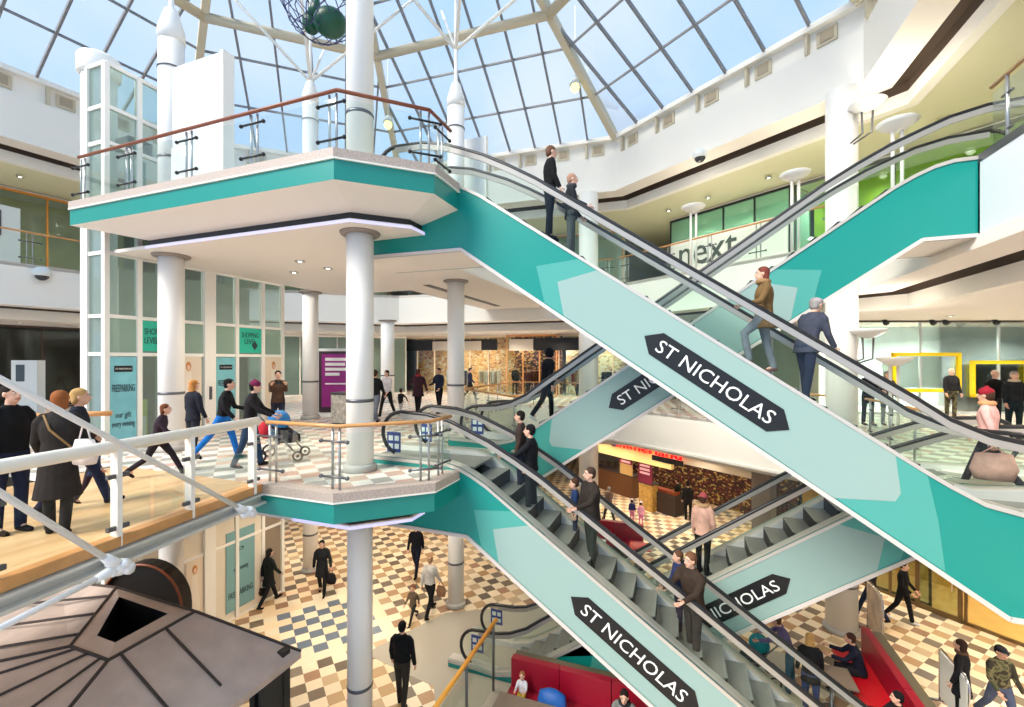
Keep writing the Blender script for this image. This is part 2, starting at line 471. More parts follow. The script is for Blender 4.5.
    jk = kid(mb, 'coat' if coat > 0.25 else 'jacket', tm)
    if scarf or trim:
        mb = MB()
        c = [S(up(0.545, 0.085 * math.cos(a), 0.01 + 0.075 * math.sin(a))) for a in [2 * math.pi * i / 12 for i in range(12)]]
        mb.tube(c, 0.045 * k if trim else 0.036 * k, 8, closed=True)
        o = mb.build('hood' if trim else 'scarf', cloth(scarf or trim), root, local=True)
    # hair and hats
    if not bald:
        mb = MB()
        hell(mb, (0, -0.026, 0.046), 0.087, 0.100, 0.092)
        hell(mb, (0, -0.052, 0.0), 0.078, 0.068, 0.085)
        if hairlen:
            L = hairlen
            mb.rings([(H((0, -0.055 - 0.02 * min(1, L * 3), -L)), 0.055 * k, 0.03 * k), (H((0, -0.062, -L * 0.6)), 0.095 * k * hs, 0.045 * k), (H((0, -0.05, -0.03)), 0.092 * k * hs, 0.062 * k), (H((0, -0.03, 0.06)), 0.078 * k * hs, 0.07 * k)], 12)
        kid(mb, 'hair', cloth(hair), 0.017)
    if hat:
        kind, hc = hat
        mb = MB()
        if kind == 'beanie':
            hell(mb, (0, -0.014, 0.062), 0.094, 0.108, 0.088); mb.ell(H((0, -0.02, 0.150)), 0.03 * k, 0.03 * k, 0.028 * k)
        elif kind == 'cap':
            hell(mb, (0, -0.012, 0.066), 0.092, 0.108, 0.066)
            mb.tube([H((0, 0.06, 0.055)), H((0, 0.12, 0.05)), H((0, 0.155, 0.042))], [0.075 * k, 0.07 * k, 0.04 * k], 10, ry=0.008 * k)
        elif kind == 'hood':
            hell(mb, (0, -0.03, 0.02), 0.105, 0.115, 0.135)
        kid(mb, 'hat', cloth(hc), 0.017)
    if pack:
        mb = MB(); mb.rings([(S(up(0.10, 0, -0.20)), 0.12 * k, 0.06 * k), (S(up(0.14, 0, -0.20)), 0.15 * k, 0.085 * k), (S(up(0.35, 0, -0.19)), 0.145 * k, 0.08 * k), (S(up(0.46, 0, -0.16)), 0.10 * k, 0.05 * k)], 14)
        for sx in (-1, 1): mb.tube([S(up(0.44, sx * 0.10, -0.13)), S(up(0.52, sx * 0.11, 0.0)), S(up(0.36, sx * 0.13, 0.13)), S(up(0.16, sx * 0.14, -0.10))], 0.016 * k, 6)
        mb.build('backpack', cloth(pack), root, local=True)
    if strap:
        mb = MB(); mb.tube([S(up(0.50, -0.12, 0.03)), S(up(0.34, -0.02, 0.15)), S(up(0.05, 0.17, 0.08)), S(up(0.04, 0.18, -0.06)), S(up(0.33, -0.04, -0.15)), S(up(0.50, -0.12, -0.05))], 0.014 * k, 6, closed=True)
        mb.build('bag_strap', cloth(strap), root, local=True)
    root['wr'] = 0
    del root['wr']
    Rm = Matrix.Translation((x, y, z)) @ Matrix.Rotation(YAW - R(face), 4, 'Z')
    return {'root': root, 'hands': [Rm @ (S(wr[i]) + dirs[i] * 0.08 * k) for i in range(2)], 'head': Rm @ S(headc), 'S': Rm}
WALK = dict(leg=((24, 6), (-18, 14)), arm=((-16, 7, 14), (20, 7, 22)))
WALK2 = dict(leg=((-18, 14), (24, 6)), arm=((20, 7, 22), (-16, 7, 14)))
STRIDE = dict(leg=((34, 8), (-24, 30)), arm=((-26, 8, 20), (30, 8, 30)))
STAND = dict(leg=((2, 2), (-3, 2)), arm=((4, 9, 14), (6, 9, 18)))
# ---------------------------------------------------------------- palette
WHITE = mat('white_paint', (247, 242, 232), 0.5, spec=0.3)
WARMW = mat('soffit_paint', (240, 232, 222), 0.6, spec=0.2)
CREAM = mat('gallery_ceiling', (226, 222, 188), 0.7, spec=0.2)
COLM = mat('column_paint', (247, 243, 236), 0.42)
TEAL = mat('teal_panel', (15, 140, 130), 0.3)
TEALM = mat('teal_mid_panel', (76, 162, 152), 0.3)
TEALP = mat('pale_aqua_panel', (148, 176, 170), 0.3)
BLACK = mat('black_paint', (22, 22, 24), 0.4)
RUBBER = mat('black_rubber', (26, 26, 28), 0.35)
STEEL = mat('brushed_steel', (190, 190, 192), 0.35, 0.85)
STEELD = mat('dark_steel', (112, 112, 116), 0.4, 0.8)
CHROME = mat('polished_steel', (215, 215, 218), 0.18, 0.9)
GRANITE = mat('granite_kerb', (188, 172, 160), 0.5, noise=0.22, nscale=40)
WOOD = mat('handrail_wood', (206, 150, 92), 0.35, noise=0.12, nscale=5)
WOODD = mat('dark_handrail_wood', (132, 72, 44), 0.35, noise=0.12, nscale=5)
BROWN = mat('shadow_gap', (80, 64, 52), 0.8)
GLASS = glass('balustrade_glass', (250, 254, 252), 0.035)
GLASSG = glass('lift_glass', (236, 246, 242), 0.10, 0.16, (206, 224, 216))  # diffuse haze paints in the white reflections on the lift panes
GLASSF = glass('frosted_glass', (228, 242, 234), 0.10, 0.42, (188, 212, 196))
ROOFG = glass('roof_glass', (247, 250, 252), 0.05)
BEIGE = mat('roof_steel', (206, 194, 168), 0.5)
BARG = mat('glazing_bar', (132, 132, 134), 0.5)
TREAD = mat('step_metal', (140, 138, 132), 0.5, 0.3)
RISER = mat('step_riser', (34, 34, 36), 0.6, 0.2)
LETTER = mat('white_lettering', (246, 246, 244), 0.5)
BULB = mat('lamp_glow', (255, 244, 222), 0.5, emit=6.0)
LED = mat('led_strip', (206, 202, 246), 0.5, emit=0.45)
RED = mat('red_leather', (150, 12, 40), 0.4)
REDB = mat('red_seat', (206, 18, 34), 0.4)

# ---------------------------------------------------------------- floors
gm = tiles('ground_tiles', 0.34, R(-38), [(244, 226, 194), (240, 214, 176), (236, 220, 190)],
           [(112, 98, 82), (178, 140, 98), (166, 128, 98), (122, 106, 86), (190, 156, 112), (136, 122, 106), (200, 172, 134)], (-40, 6, 3, (104, 116, 130)))
mm = tiles('mid_tiles', 0.33, R(-38), [(246, 240, 232), (240, 232, 222)], [(206, 168, 152), (178, 170, 162), (216, 182, 162), (168, 162, 154)])
um = mat('upper_floor_tiles', (226, 216, 204), 0.4)
wood = planks('bridge_boards', (210, 158, 106), (236, 196, 146), R(90), 0.16)
struct(MB().use(gm).box(-34, 26, -6, 40, -0.2, 0).build('floor'))

L_, B_, C_, D_ = (-11.8, 5.53), (-4.98, 5.53), (-3.84, 6.6), (-3.84, 7.47)
P1, P2, P3, P4, P5 = (4.6, 14.5), (-2.6, 19.8), (-13.3, 19.35), (-20.0, 13.5), (-21.3, 4.0)
mfloor = [(-10.3, 5.53), (-4.98, 5.53), C_, (-3.84, 11.3), (-7.2, 14.2), (-7.2, 19.6), P2, P1, (4.5, 12), (4.5, -2), (16, -2), (24, 12), (16, 30), (-30, 30), (-30, 3), (-21.3, 4), P4, (-17, 16.1), (-17, 4.6), (-11.9, 4.6), (-10.3, 4.6)]
struct(MB().use(mm).prism(mfloor, M - 0.12, M).build('floor_middle'))
struct(MB().use(wood).prism([(-10.2, -3), (-5.1, -3), (-6.5, 5.54), (-10.2, 5.54)], M - 0.2, M + 0.004).build('floor_bridge'))
ufloor = [L_, B_, C_, D_, (-3.84, 9.2), (-5.4, 10.5), (-5.4, 19.6), P2, P1, (4.62, 9.7), (4.62, -3), (16, -3), (18, 14), (8, 27), (-20, 27), (-30, 16), (-30, 2), P5, P4, P3, (-8.6, 19.5), (-8.6, 13.2), (-11.8, 13.2)]
struct(MB().use(um).prism(ufloor, U - 0.12, U).build('floor_upper'))

def offset_poly(pts, d):
    """open polyline moved to its left by d"""
    out = []
    for i, p in enumerate(pts):
        dirs = []
        if i > 0: dirs.append(Vector((p[0] - pts[i - 1][0], p[1] - pts[i - 1][1])).normalized())
        if i < len(pts) - 1: dirs.append(Vector((pts[i + 1][0] - p[0], pts[i + 1][1] - p[1])).normalized())
        ns = [Vector((-q.y, q.x)) for q in dirs]
        n = (ns[0] + ns[-1]).normalized(); c = n.dot(ns[0])
        out.append((p[0] + n.x * d / c, p[1] + n.y * d / c))
    return out
def skin_between(mb, rowa, za, rowb, zb):
    n = len(rowa); vs = [(x, y, za) for x, y in rowa] + [(x, y, zb) for x, y in rowb]
    return mb.add(vs, [(i, i + 1, n + i + 1, n + i) for i in range(n - 1)])

# platform edges: granite kerb, white line, teal fascia, raking soffit, dark slot with a lit edge
def platform_edge(path, z, name):
    """path runs left to right along the front; the platform lies to its left-hand side"""
    mb = MB()
    o0 = path; o1 = offset_poly(path, -0.03); inn = offset_poly(path, 0.25)
    def band(m, outer, za, zb):
        mb.use(m); skin_between(mb, outer, za, outer, zb); skin_between(mb, outer, za, inn, za); skin_between(mb, outer, zb, inn, zb)
    band(GRANITE, o1, z + 0.012, z - 0.13); band(WHITE, offset_poly(path, -0.035), z - 0.13, z - 0.155); band(TEAL, o0, z - 0.155, z - 0.47)
    struct(mb.build(name, fix=False))
def platform_soffit(outer, inner, z, name, flat):
    mb = MB()
    mb.use(WARMW); skin_between(mb, outer, z - 0.47, inner, z - 0.68)
    mb.use(BLACK); skin_between(mb, inner, z - 0.68, inner, z - 0.82)
    lip = offset_poly(inner, -0.07)
    mb.use(LED); skin_between(mb, lip, z - 0.82, lip, z - 0.87); skin_between(mb, lip, z - 0.82, inner, z - 0.82)
    mb.use(WARMW); mb.prism(flat, z - 0.87, z - 0.80)
    struct(mb.build(name, fix=False))
upath = [L_, B_, C_, D_]
platform_edge(upath, U, 'trim_1')
platform_soffit(upath, [(-10.7, 6.35), (-5.35, 6.35), (-4.62, 7.05), (-4.62, 7.47)], U, 'ceiling_platform_upper',
                [(-10.7, 6.3), (-5.33, 6.3), (-4.56, 7.02), (-4.56, 9.2), (-5.4, 10.5), (-5.4, 19.6), (-8.6, 19.5), (-8.6, 13.2), (-11.8, 13.2), (-11.8, 6.3)])
mpath = [(-6.6, 5.53), B_, C_, D_]
platform_edge(mpath, M, 'trim_2')
platform_soffit(mpath, [(-6.6, 6.35), (-5.35, 6.35), (-4.62, 7.05), (-4.62, 7.47)], M, 'ceiling_platform_middle',
                [(-12, 6.3), (-5.33, 6.3), (-4.56, 7.02), (-4.56, 11.0), (-7.2, 14.2), (-7.2, 19.6), (-13, 19.6), (-13, 6.3)])
# the slot in the upper soffit
struct(MB().use(BLACK).box(-7.62, -7.38, 12.4, 18.4, U - 0.885, U - 0.86).build('trim_3'))
# side cheeks that close the platforms and bridge
mb = MB().use(WHITE).box(-5.6, -5.44, 10.4, 19.6, U - 0.85, U - 0.01).box(-8.58, -8.42, 13.25, 19.5, U - 0.85, U - 0.01).box(-11.8, -8.4, 13.08, 13.18, U - 0.85, U - 0.01)
mb.bar((-4.6, 9.1, U - 0.43), (-5.46, 10.5, U - 0.43), 0.06, 0.84).bar((-4.62, 10.96, M - 0.43), (-7.2, 14.18, M - 0.43), 0.06, 0.84).box(-7.3, -7.22, 14.2, 19.6, M - 0.85, M - 0.02)
struct(mb.build('trim_4'))
# bridge edge: timber nosing over a pale steel channel
def bedge(mb, x0, x1, z0, z1):
    a, b = Vector((-5.1, -3)), Vector((-6.5, 5.5)); d = (b - a).normalized(); n = Vector((d.y, -d.x))
    q = [a + n * x0, a + n * x1, b + n * x1, b + n * x0]; mb.prism([(p.x, p.y) for p in q], z0, z1)
mb = MB(); mb.use(WOOD); bedge(mb, -0.06, 0.08, M - 0.10, M + 0.02)
mb.use(mat('channel_steel', (214, 212, 206), 0.4, 0.2)); bedge(mb, 0, 0.04, M - 0.27, M - 0.10); bedge(mb, 0.04, 0.15, M - 0.29, M - 0.25); bedge(mb, 0.04, 0.13, M - 0.15, M - 0.12)
mb.use(WARMW).prism([(-10.1, -3), (-5.15, -3), (-6.55, 5.5), (-10.1, 5.5)], M - 0.28, M - 0.24)
struct(mb.build('trim_5'))

# ---------------------------------------------------------------- galleries round the atrium
def edge_frame(a, b):
    a = Vector((a[0], a[1], 0)); b = Vector((b[0], b[1], 0)); d = (b - a); L = d.length; d.normalize()
    n = Vector((d.y, -d.x, 0))              # outward, away from the void (a to b runs anticlockwise seen from outside)
    return a, d, n, L
def gal(a, b, name=None):
    """local frame of one side of the octagon: along the edge, outward, up"""
    A, d, n, L = edge_frame(a, b)
    def P(t, o, z): v = A + d * t + n * o; return (v.x, v.y, z)
    return P, L
ring = [(4.62, -3)] + [P1, P2, P3, P4, P5] + [(-21.3, -3)]
def ro(o): return offset_poly(ring, -o)
for F, fb, nm in ((G, 3.88, 'wall_fascia_ground'), (M, 9.2, 'wall_fascia_middle'), (U, 14.68, 'wall_fascia_upper')):
    top = F + 5.29 if F < U else 16.25
    mb = MB().use(WHITE)
    r0 = ro(0); skin_between(mb, r0, fb + 0.09, r0, top); rl = ro(-0.05); skin_between(mb, rl, fb, rl, fb + 0.09); skin_between(mb, rl, fb + 0.09, r0, fb + 0.09)
    if F == U:
        skin_between(mb, r0, top, ro(0.12), top); skin_between(mb, ro(0.12), top, ro(0.12), 16.95); skin_between(mb, ro(-0.12), 16.88, ro(-0.12), 17.05); skin_between(mb, ro(-0.12), 16.88, ro(0.3), 16.88); skin_between(mb, ro(-0.12), 17.05, ro(0.3), 17.05)
    mb.use(WARMW); skin_between(mb, rl, fb, ro(0.75), fb)
    mb.use(BROWN); skin_between(mb, ro(0.75), fb, ro(0.75), fb + 0.25); skin_between(mb, ro(0.75), fb + 0.25, ro(1.2), fb + 0.25)
    skin_between(mb, ro(1.2), fb + 0.25, ro(1.2), fb - 0.04)
    mb.use(WHITE); skin_between(mb, ro(1.18), fb - 0.04, ro(1.18), fb - 0.4); skin_between(mb, ro(1.18), fb - 0.4, ro(1.45), fb - 0.4); skin_between(mb, ro(1.18), fb - 0.04, ro(1.25), fb - 0.04)
    struct(mb.build(nm, fix=False))
# small louvred windows under the eaves
for i in range(len(ring) - 1):
    P_, L_e = gal(ring[i], ring[i + 1])
    k = max(3, int(L_e / 1.5))
    mb = MB()
    def bxx(t0, t1, o0, o1, z0, z1):
        vs = [P_(t, -o, z) if False else P_(t, o, z) for t in (t0, t1) for o in (o0, o1) for z in (z0, z1)]
        mb.add(vs, [(0, 1, 3, 2), (4, 6, 7, 5), (0, 4, 5, 1), (2, 3, 7, 6), (0, 2, 6, 4), (1, 5, 7, 3)])
    for j in range(k):
        t = (j + 0.5) * L_e / k
        mb.use(BEIGE); bxx(t - 0.26, t + 0.26, 0.06, 0.14, 16.36, 16.80)
        mb.use(mat('louvre', (176, 160, 136), 0.7)); bxx(t - 0.17, t + 0.17, 0.04, 0.07, 16.44, 16.74)
        mb.use(BEIGE); bxx(t + 0.45, t + 0.53, -0.06, 0.14, 16.25, 16.9)
    struct(mb.build('window_louvre'))
GA = {}
for nm, (a, b) in {'wall_right': (P2, P1), 'wall_back': (P3, P2), 'wall_corner': (P4, P3), 'wall_left': (P5, P4)}.items():
    # outward normal must point away from the atrium: reverse so that n faces out
    GA[nm] = gal(b, a, nm)

def shopfront(P, L, t0, t1, z0, z1, off, wallm, name, panes=4, framem=None, gl=None, floor=True, depth=2.5):
    """shop window with frames and a room behind it"""
    mb = MB()
    def bx(ta, tb, oa, ob, za, zb):
        vs = [P(t, o, z) for t in (ta, tb) for o in (oa, ob) for z in (za, zb)]
        mb.add(vs, [(0, 1, 3, 2), (4, 6, 7, 5), (0, 4, 5, 1), (2, 3, 7, 6), (0, 2, 6, 4), (1, 5, 7, 3)])
    mb.use(wallm); bx(t0, t1, off + depth, off + depth + 0.1, z0, z1)
    mb.use(WARMW); bx(t0, t1, off, off + depth, z1 - 0.02, z1 + 0.06)
    struct(mb.build(name + '_room'.replace('_room', '')))
    if gl:
        mb = MB(); mb.use(gl); bx(t0, t1, off, off + 0.012, z0, z1 - 0.02)
        mb.use(framem or STEEL)
        for i in range(panes + 1):
            t = t0 + (t1 - t0) * i / panes; bx(t - 0.03, t + 0.03, off - 0.03, off + 0.04, z0, z1)
        bx(t0, t1, off - 0.03, off + 0.04, z0, z0 + 0.08); bx(t0, t1, off - 0.03, off + 0.04, z1 - 0.1, z1)
        struct(mb.build(name))
def goods(name, base, cols, scale=5.0):
    """a shop's back wall lined with many small coloured goods"""
    m = bpy.data.materials.new(name); m.use_nodes = True; nt = m.node_tree; N = nt.nodes.new; Lk = nt.links.new
    b = nt.nodes['Principled BSDF']; b.inputs['Roughness'].default_value = 0.7
    tc = N('ShaderNodeTexCoord'); mp = N('ShaderNodeMapping'); mp.inputs['Scale'].default_value = (1, 1, 1.7); Lk(tc.outputs['Object'], mp.inputs[0])
    vo = N('ShaderNodeTexVoronoi'); vo.inputs['Scale'].default_value = scale; vo.distance = 'CHEBYCHEV'; Lk(mp.outputs[0], vo.inputs['Vector'])
    sp = N('ShaderNodeSeparateColor'); Lk(vo.outputs['Color'], sp.inputs[0])
    rp = N('ShaderNodeValToRGB'); rp.color_ramp.interpolation = 'CONSTANT'; e = rp.color_ramp.elements
    allc = [base, base] + cols
    while len(e) < len(allc): e.new(0.5)
    for i, c in enumerate(allc): e[i].position = i / len(allc); e[i].color = lin(c) + (1,)
    Lk(sp.outputs[0], rp.inputs[0]); Lk(rp.outputs[0], b.inputs['Base Color'])
    return m

outer = [(-34, -3), (-34, 33), (31, 33), (31, -3)]
def gallery_ceiling(z, m, name, off):
    inner = offset_poly(ring, -off)
    struct(MB().use(m).prism(inner + outer, z, z + 0.06).build(name))
gallery_ceiling(14.34, CREAM, 'ceiling_upper_gallery', 1.4)
gallery_ceiling(8.86, WARMW, 'ceiling_middle_gallery', 1.4)
gallery_ceiling(3.5, WARMW, 'ceiling_ground_gallery', 1.4)
SH = mat('shell_wall', (214, 208, 196), 0.7)
for nm, a in (('wall_outer_left', (-34.2, -34, -3, 33)), ('wall_outer_right', (31, 31.2, -3, 33)), ('wall_outer_back', (-34, 31, 33, 33.2))):
    struct(MB().use(SH).box(*a, 0, 16.9).build(nm))

# ---------------------------------------------------------------- columns
def column(x, y, z0, z1, r, label, collars=(), name='column', cone=None, base=True, n=28):
    t = thing(name, label, 'column', (x, y, z0), 0, 'white round columns'); t['kind'] = 'structure'
    MB().use(COLM).lathe([(r, z0), (r, z1)], x, y, n).build('shaft', None, t)
    for c in collars:
        MB().use(mat('collar_band', (150, 138, 128), 0.5, 0.2)).lathe([(r + 0.02, c - 0.06), (r + 0.10, c - 0.05), (r + 0.12, c - 0.02), (r + 0.12, c)], x, y, n).build('collar', None, t)
    if base:
        MB().use(mat('column_base', (186, 182, 174), 0.5)).lathe([(r + 0.06, z0), (r + 0.06, z0 + 0.10), (r + 0.02, z0 + 0.14)], x, y, n).build('base', None, t)
    MB().use(STEELD).lathe([(r + 0.006, z0 + 1.28), (r + 0.012, z0 + 1.31), (r + 0.006, z0 + 1.34)], x, y, n).build('bump_ring', None, t)
    if cone:
        MB().use(COLM).lathe([(r * 1.06, z1 - 0.25), (r * 1.06, z1), (r * 0.55, z1 + 0.45), (r * 0.22, z1 + 0.55), (r * 0.2, z1 + cone)], x, y, n).build('cone_cap', None, t)
        MB().use(STEELD).lathe([(r * 1.07, z1 - 0.9), (r * 1.07, z1 - 0.87)], x, y, n).build('joint_ring', None, t)
    return t
UC, MC = U - 0.87, M - 0.87
cols = [
 (-5.6, 6.9, 0.245, 'nearest white column beside the front corner of the two teal platforms', None),
 (-10.84, 6.9, 0.25, 'white column in front of the glazed lift fronts', 14.85),
 (-6.3, 12.1, 0.255, 'white column behind the top of the lower escalator', 15.2),
 (-12.1, 12.3, 0.26, 'white column beside the purple poster', 16.6)]
for x, y, r, lab, top in cols:
    column(x, y, G, MC, r * 0.93, lab + ', ground floor stretch', (MC,))
    column(x, y, M, UC, r, lab + ', middle floor stretch', (UC,))
    if top: column(x, y, U, top, r, lab + ', upper stretch with cone cap', (), cone=3.6)
    else: column(x, y, U, 19.5, r, lab + ', upper stretch rising to the glass roof', ())
column(-13.3, 18.4, M, 9.3, 0.32, 'far white column on the back gallery behind the shoppers', (9.3,))
column(-3.75, 19.75, G, 14.7, 0.42, 'tall white column at the far corner of the atrium', ())
column(4.15, 14.65, G, 14.7, 0.37, 'tall thick white column between the crossing escalators and the shop with yellow frames', ())
# round white shaft with a flat drum cap beside the lifts
t = thing('column', 'white round shaft with a drum cap at the left corner of the lifts', 'column', (-12.9, 6.45, U)); t['kind'] = 'structure'
MB().use(COLM).lathe([(0.33, G), (0.33, 14.2)], -12.95, 6.62).build('shaft', None, t)
MB().use(COLM).lathe([(0.39, 14.1), (0.41, 14.13), (0.41, 14.5), (0.37, 14.56)], -12.95, 6.62).build('cap', None, t)

# ---------------------------------------------------------------- glass roof
C0 = (-7.5, 6.5); ZE, ZA = 17.0, 24.4
RP = [(5.6, 5.0), P1, P2, P3, P4, P5]
def rp(p, k):        # point on a hip, k = 0 eaves, 1 apex
    return Vector((p[0] + (C0[0] - p[0]) * k, p[1] + (C0[1] - p[1]) * k, ZE + (ZA - ZE) * k))
def roof_face(i, name):
    a, b = RP[i], RP[i + 1]
    mb = MB().use(ROOFG); mb.add([rp(a, 0), rp(b, 0), rp(C0, 1)], [(0, 1, 2)])
    o = struct(mb.build(name)); 
    mb = MB().use(BARG)
    A = rp(a, 0); Bv = rp(b, 0); K = rp(C0, 1); L = (Bv - A).length; d = (Bv - A) / L
    foot = A + d * (K - A).dot(d); up = (K - foot); H = up.length; up.normalize(); nrm = d.cross(up)
    tf = (foot - A).length
    n = max(4, round(L / 1.25))
    for j in range(1, n):
        t = L * j / n
        h = H * (t / tf if t < tf else (L - t) / (L - tf))
        p = A + d * t; mb.bar(p, p + up * h, 0.07, 0.13)
    for kk in (0.13, 0.26, 0.45, 0.65):
        p = rp(a, kk); q = rp(b, kk); mb.bar(p, q, 0.05, 0.08)
    struct(mb.build('trim_roof'))
for i in range(5): roof_face(i, 'roof')
mb = MB().use(BEIGE)
for p in RP: mb.bar(rp(p, 0), rp(p, 1), 0.24, 0.34)
struct(mb.build('roof_hip_beam'))
mb = MB().use(BEIGE)
for i in range(5):
    a = rp(RP[i], 0.345) - Vector((0, 0, 0.1)); b = rp(RP[i + 1], 0.345) - Vector((0, 0, 0.1)); mb.tube([a, b], 0.17, 10)
struct(mb.build('roof_ring_beam'))
mb = MB().use(WHITE)
for (x, y, top) in ((-10.84, 6.9, 15.4), (-6.3, 12.1, 15.8), (-12.1, 12.3, 16.2)):
    for j in range(4):
        an = R(35 + 90 * j); mb.tube([(x, y, top + 0.9), (x + 4.2 * math.cos(an), y + 4.2 * math.sin(an), top + 5.2)], 0.05, 6)
struct(mb.build('roof_strut'))

# ---------------------------------------------------------------- escalators
def arc(cx, cz, r, a0, a1, n):
    return [(cx + r * math.cos(R(a0 + (a1 - a0) * i / n)), cz + r * math.sin(R(a0 + (a1 - a0) * i / n))) for i in range(n + 1)]
SL = 0.692
def deck_z(x):          # the descending escalator's deck line, floor at the top = 0
    return -1.51 - SL * (x + 1.56)
DECK = [(-6.2, 0.12), (-4.2, 0.10), (-3.95, 0.04), (-3.7, -0.07), (-3.4, deck_z(-3.4) - 0.0)] + [(x, deck_z(x)) for x in (-2.5, -1, 0.5, 2, 3.0)] + \
       [(3.3, -4.86), (3.65, -5.06), (4.1, -5.17), (4.6, -5.13), (5.3, -5.11)]
BOT = [(-6.2, -1.22), (-3.78, -1.24), (3.88, -6.53), (5.3, -6.55)]
RAILP = [(-5.3, 0.98), (-4.7, 0.95), (-4.2, 0.84), (-3.85, 0.70), (-3.4, 0.51), (-2.9, 0.24)] + [(x, deck_z(x) + 0.87) for x in (-2.4, -1.2, 0, 1.2, 2.4, 3.0)] + \
        [(3.35, -4.06), (3.75, -4.25), (4.1, -4.33), (4.55, -4.36)]
def escalator(label, mirror, dz, y0, w, sh, dx=0.0, upto=True):
    def X(x): x += dx; return 0.09 - x if mirror else x
    def Pm(pts): return [(X(x), z + dz) for x, z in pts]
    y1 = y0 + w
    xm = X(0)
    root = thing('escalator', label, 'escalator', (xm, y0 + w / 2, dz - 5.31), 0, 'criss-crossing escalators')
    side = DECK + BOT[::-1]
    MB().use(TEAL).prism_y(Pm(side), y0, y0 + 0.05).build('near_side_panel', None, root)
    MB().use(TEAL).prism_y(Pm(side), y1 - 0.05, y1).build('far_side_panel', None, root)
    # underside tray and closing ends
    mb = MB().use(WARMW)
    for (xa, za), (xb, zb) in zip(BOT, BOT[1:]):
        a, b = Pm([(xa, za), (xb, zb)]); mb.add([(a[0], y0 + 0.02, a[1]), (a[0], y1 - 0.02, a[1]), (b[0], y1 - 0.02, b[1]), (b[0], y0 + 0.02, b[1])], [(0, 1, 2, 3)])
    mb.build('underside', None, root)
    # white edge strips along the bottom of the side
    for yy in (y0 - 0.012, y1 + 0.012):
        mb = MB().use(mat('edge_strip', (214, 204, 198), 0.4))
        for (xa, za), (xb, zb) in zip(BOT, BOT[1:]):
            a, b = Pm([(xa, za), (xb, zb)])
            mb.bar((a[0], yy, a[1] + 0.03), (b[0], yy, b[1] + 0.03), 0.045, 0.06)
        mb.build('edge_strip', None, root)
    # decks: bright outer cap strips either side
    for (ya, yb) in ((y0 - 0.02, y0 + 0.26), (y1 - 0.26, y1 + 0.02)):
        mb = MB().use(mat('deck_cap', (206, 200, 192), 0.35, 0.35)); pts = Pm(DECK); n = len(pts)
        vs = [(x, ya, z) for x, z in pts] + [(x, yb, z) for x, z in pts] + [(x, ya, z - 0.06) for x, z in pts] + [(x, yb, z - 0.06) for x, z in pts]
        fs = []
        for i in range(n - 1):
            fs += [(i, i + 1, n + i + 1, n + i), (2 * n + i, 2 * n + i + 1, i + 1, i), (n + i, n + i + 1, 3 * n + i + 1, 3 * n + i), (3 * n + i, 3 * n + i + 1, 2 * n + i + 1, 2 * n + i)]
        mb.add(vs, fs)
        mb.build('deck_cap', None, root)
    # inner skirts
    for yy in (y0 + 0.25, y1 - 0.27):
        pts = Pm(DECK); lo = Pm([(x, z - 0.42) for x, z in DECK]); mid = Pm([(x, z - 0.2) for x, z in DECK]); MB().use(mat('inner_deck', (226, 224, 222), 0.35, 0.3)).prism_y([(x, z - 0.01) for x, z in pts] + mid[::-1], yy - 0.008, yy + 0.028).build('inner_panel', None, root); MB().use(mat('skirt_panel', (70, 70, 72), 0.4, 0.3)).prism_y([(x, z - 0.03) for x, z in pts] + lo[::-1], yy, yy + 0.02).build('skirt', None, root)
    # glass balustrades, handrails with rounded ends
    for yy, nm in ((y0 + 0.13, 'near'), (y1 - 0.13, 'far')):
        up_end = arc(-5.3, 0.56, 0.42, 90, 250, 10); lo_end = arc(4.6, -4.78, 0.42, 90, -70, 10)
        gp = [(x, z) for x, z in RAILP]
        glass_poly = Pm(up_end[::-1][:-1] + gp + lo_end[1:] + [(x, z) for x, z in DECK[::-1] if -5.2 < x < 4.7])
        MB().use(GLASS).prism_y(glass_poly, yy - 0.006, yy + 0.006).build('glass_panel', None, root)
        hp = Pm(up_end[::-1][:-1] + gp + lo_end[1:])
        h = MB().use(RUBBER).tube([(x, yy, z + 0.02) for x, z in hp], 0.036, 8, ry=0.04).build('handrail', None, root)
        tk = Pm(gp); n_ = len(tk); mbt = MB().use(mat('track_steel', (176, 172, 166), 0.35, 0.4))
        vs = [(x, yy + q, z + w_) for q, w_ in ((-0.03, -0.005), (0.03, -0.005), (0.022, -0.1), (-0.022, -0.1)) for x, z in tk]
        mbt.add(vs, [(a_ * n_ + i, a_ * n_ + i + 1, ((a_ + 1) % 4) * n_ + i + 1, ((a_ + 1) % 4) * n_ + i) for a_ in range(4) for i in range(n_ - 1)]); mbt.build('handrail_track', None, h)
    # steps
    ya, yb = y0 + 0.28, y1 - 0.28
    st = None; nst = 22; run = 0.36
    for i in range(nst):
        xs = -3.75 + run * i
        zt = deck_z(xs) - 0.20
        if xs < -3.3: zt = max(zt, -0.02 - 0.0) if False else min(zt, -0.02)
        if zt < -5.33: break
        p = Pm([(xs, zt), (xs + run, zt)])
        xa, xb = p[0][0], p[1][0]; zz = p[0][1]
        mb = MB().use(TREAD).box(min(xa, xb), max(xa, xb), ya, yb, zz - 0.03, zz)
        nose = max(xa, xb) if not mirror else min(xa, xb)
        mb.use(RISER).box(nose - 0.015, nose + 0.015, ya, yb, zz - 0.26, zz - 0.004)
        mb.use(mat('step_edge', (150, 150, 146), 0.5, 0.4)).box(nose - 0.02, nose + 0.016, ya, yb, zz - 0.004, zz + 0.002)
        mb.build('step', None, root)
    # landing plates
    mb = MB().use(TREAD)
    a = Pm([(-6.2, 0.012), (-3.75, 0.012)]); mb.box(min(a[0][0], a[1][0]), max(a[0][0], a[1][0]), ya, yb, a[0][1] - 0.02, a[0][1]); mb.build('landing_plate', None, root); mb = MB().use(TREAD)
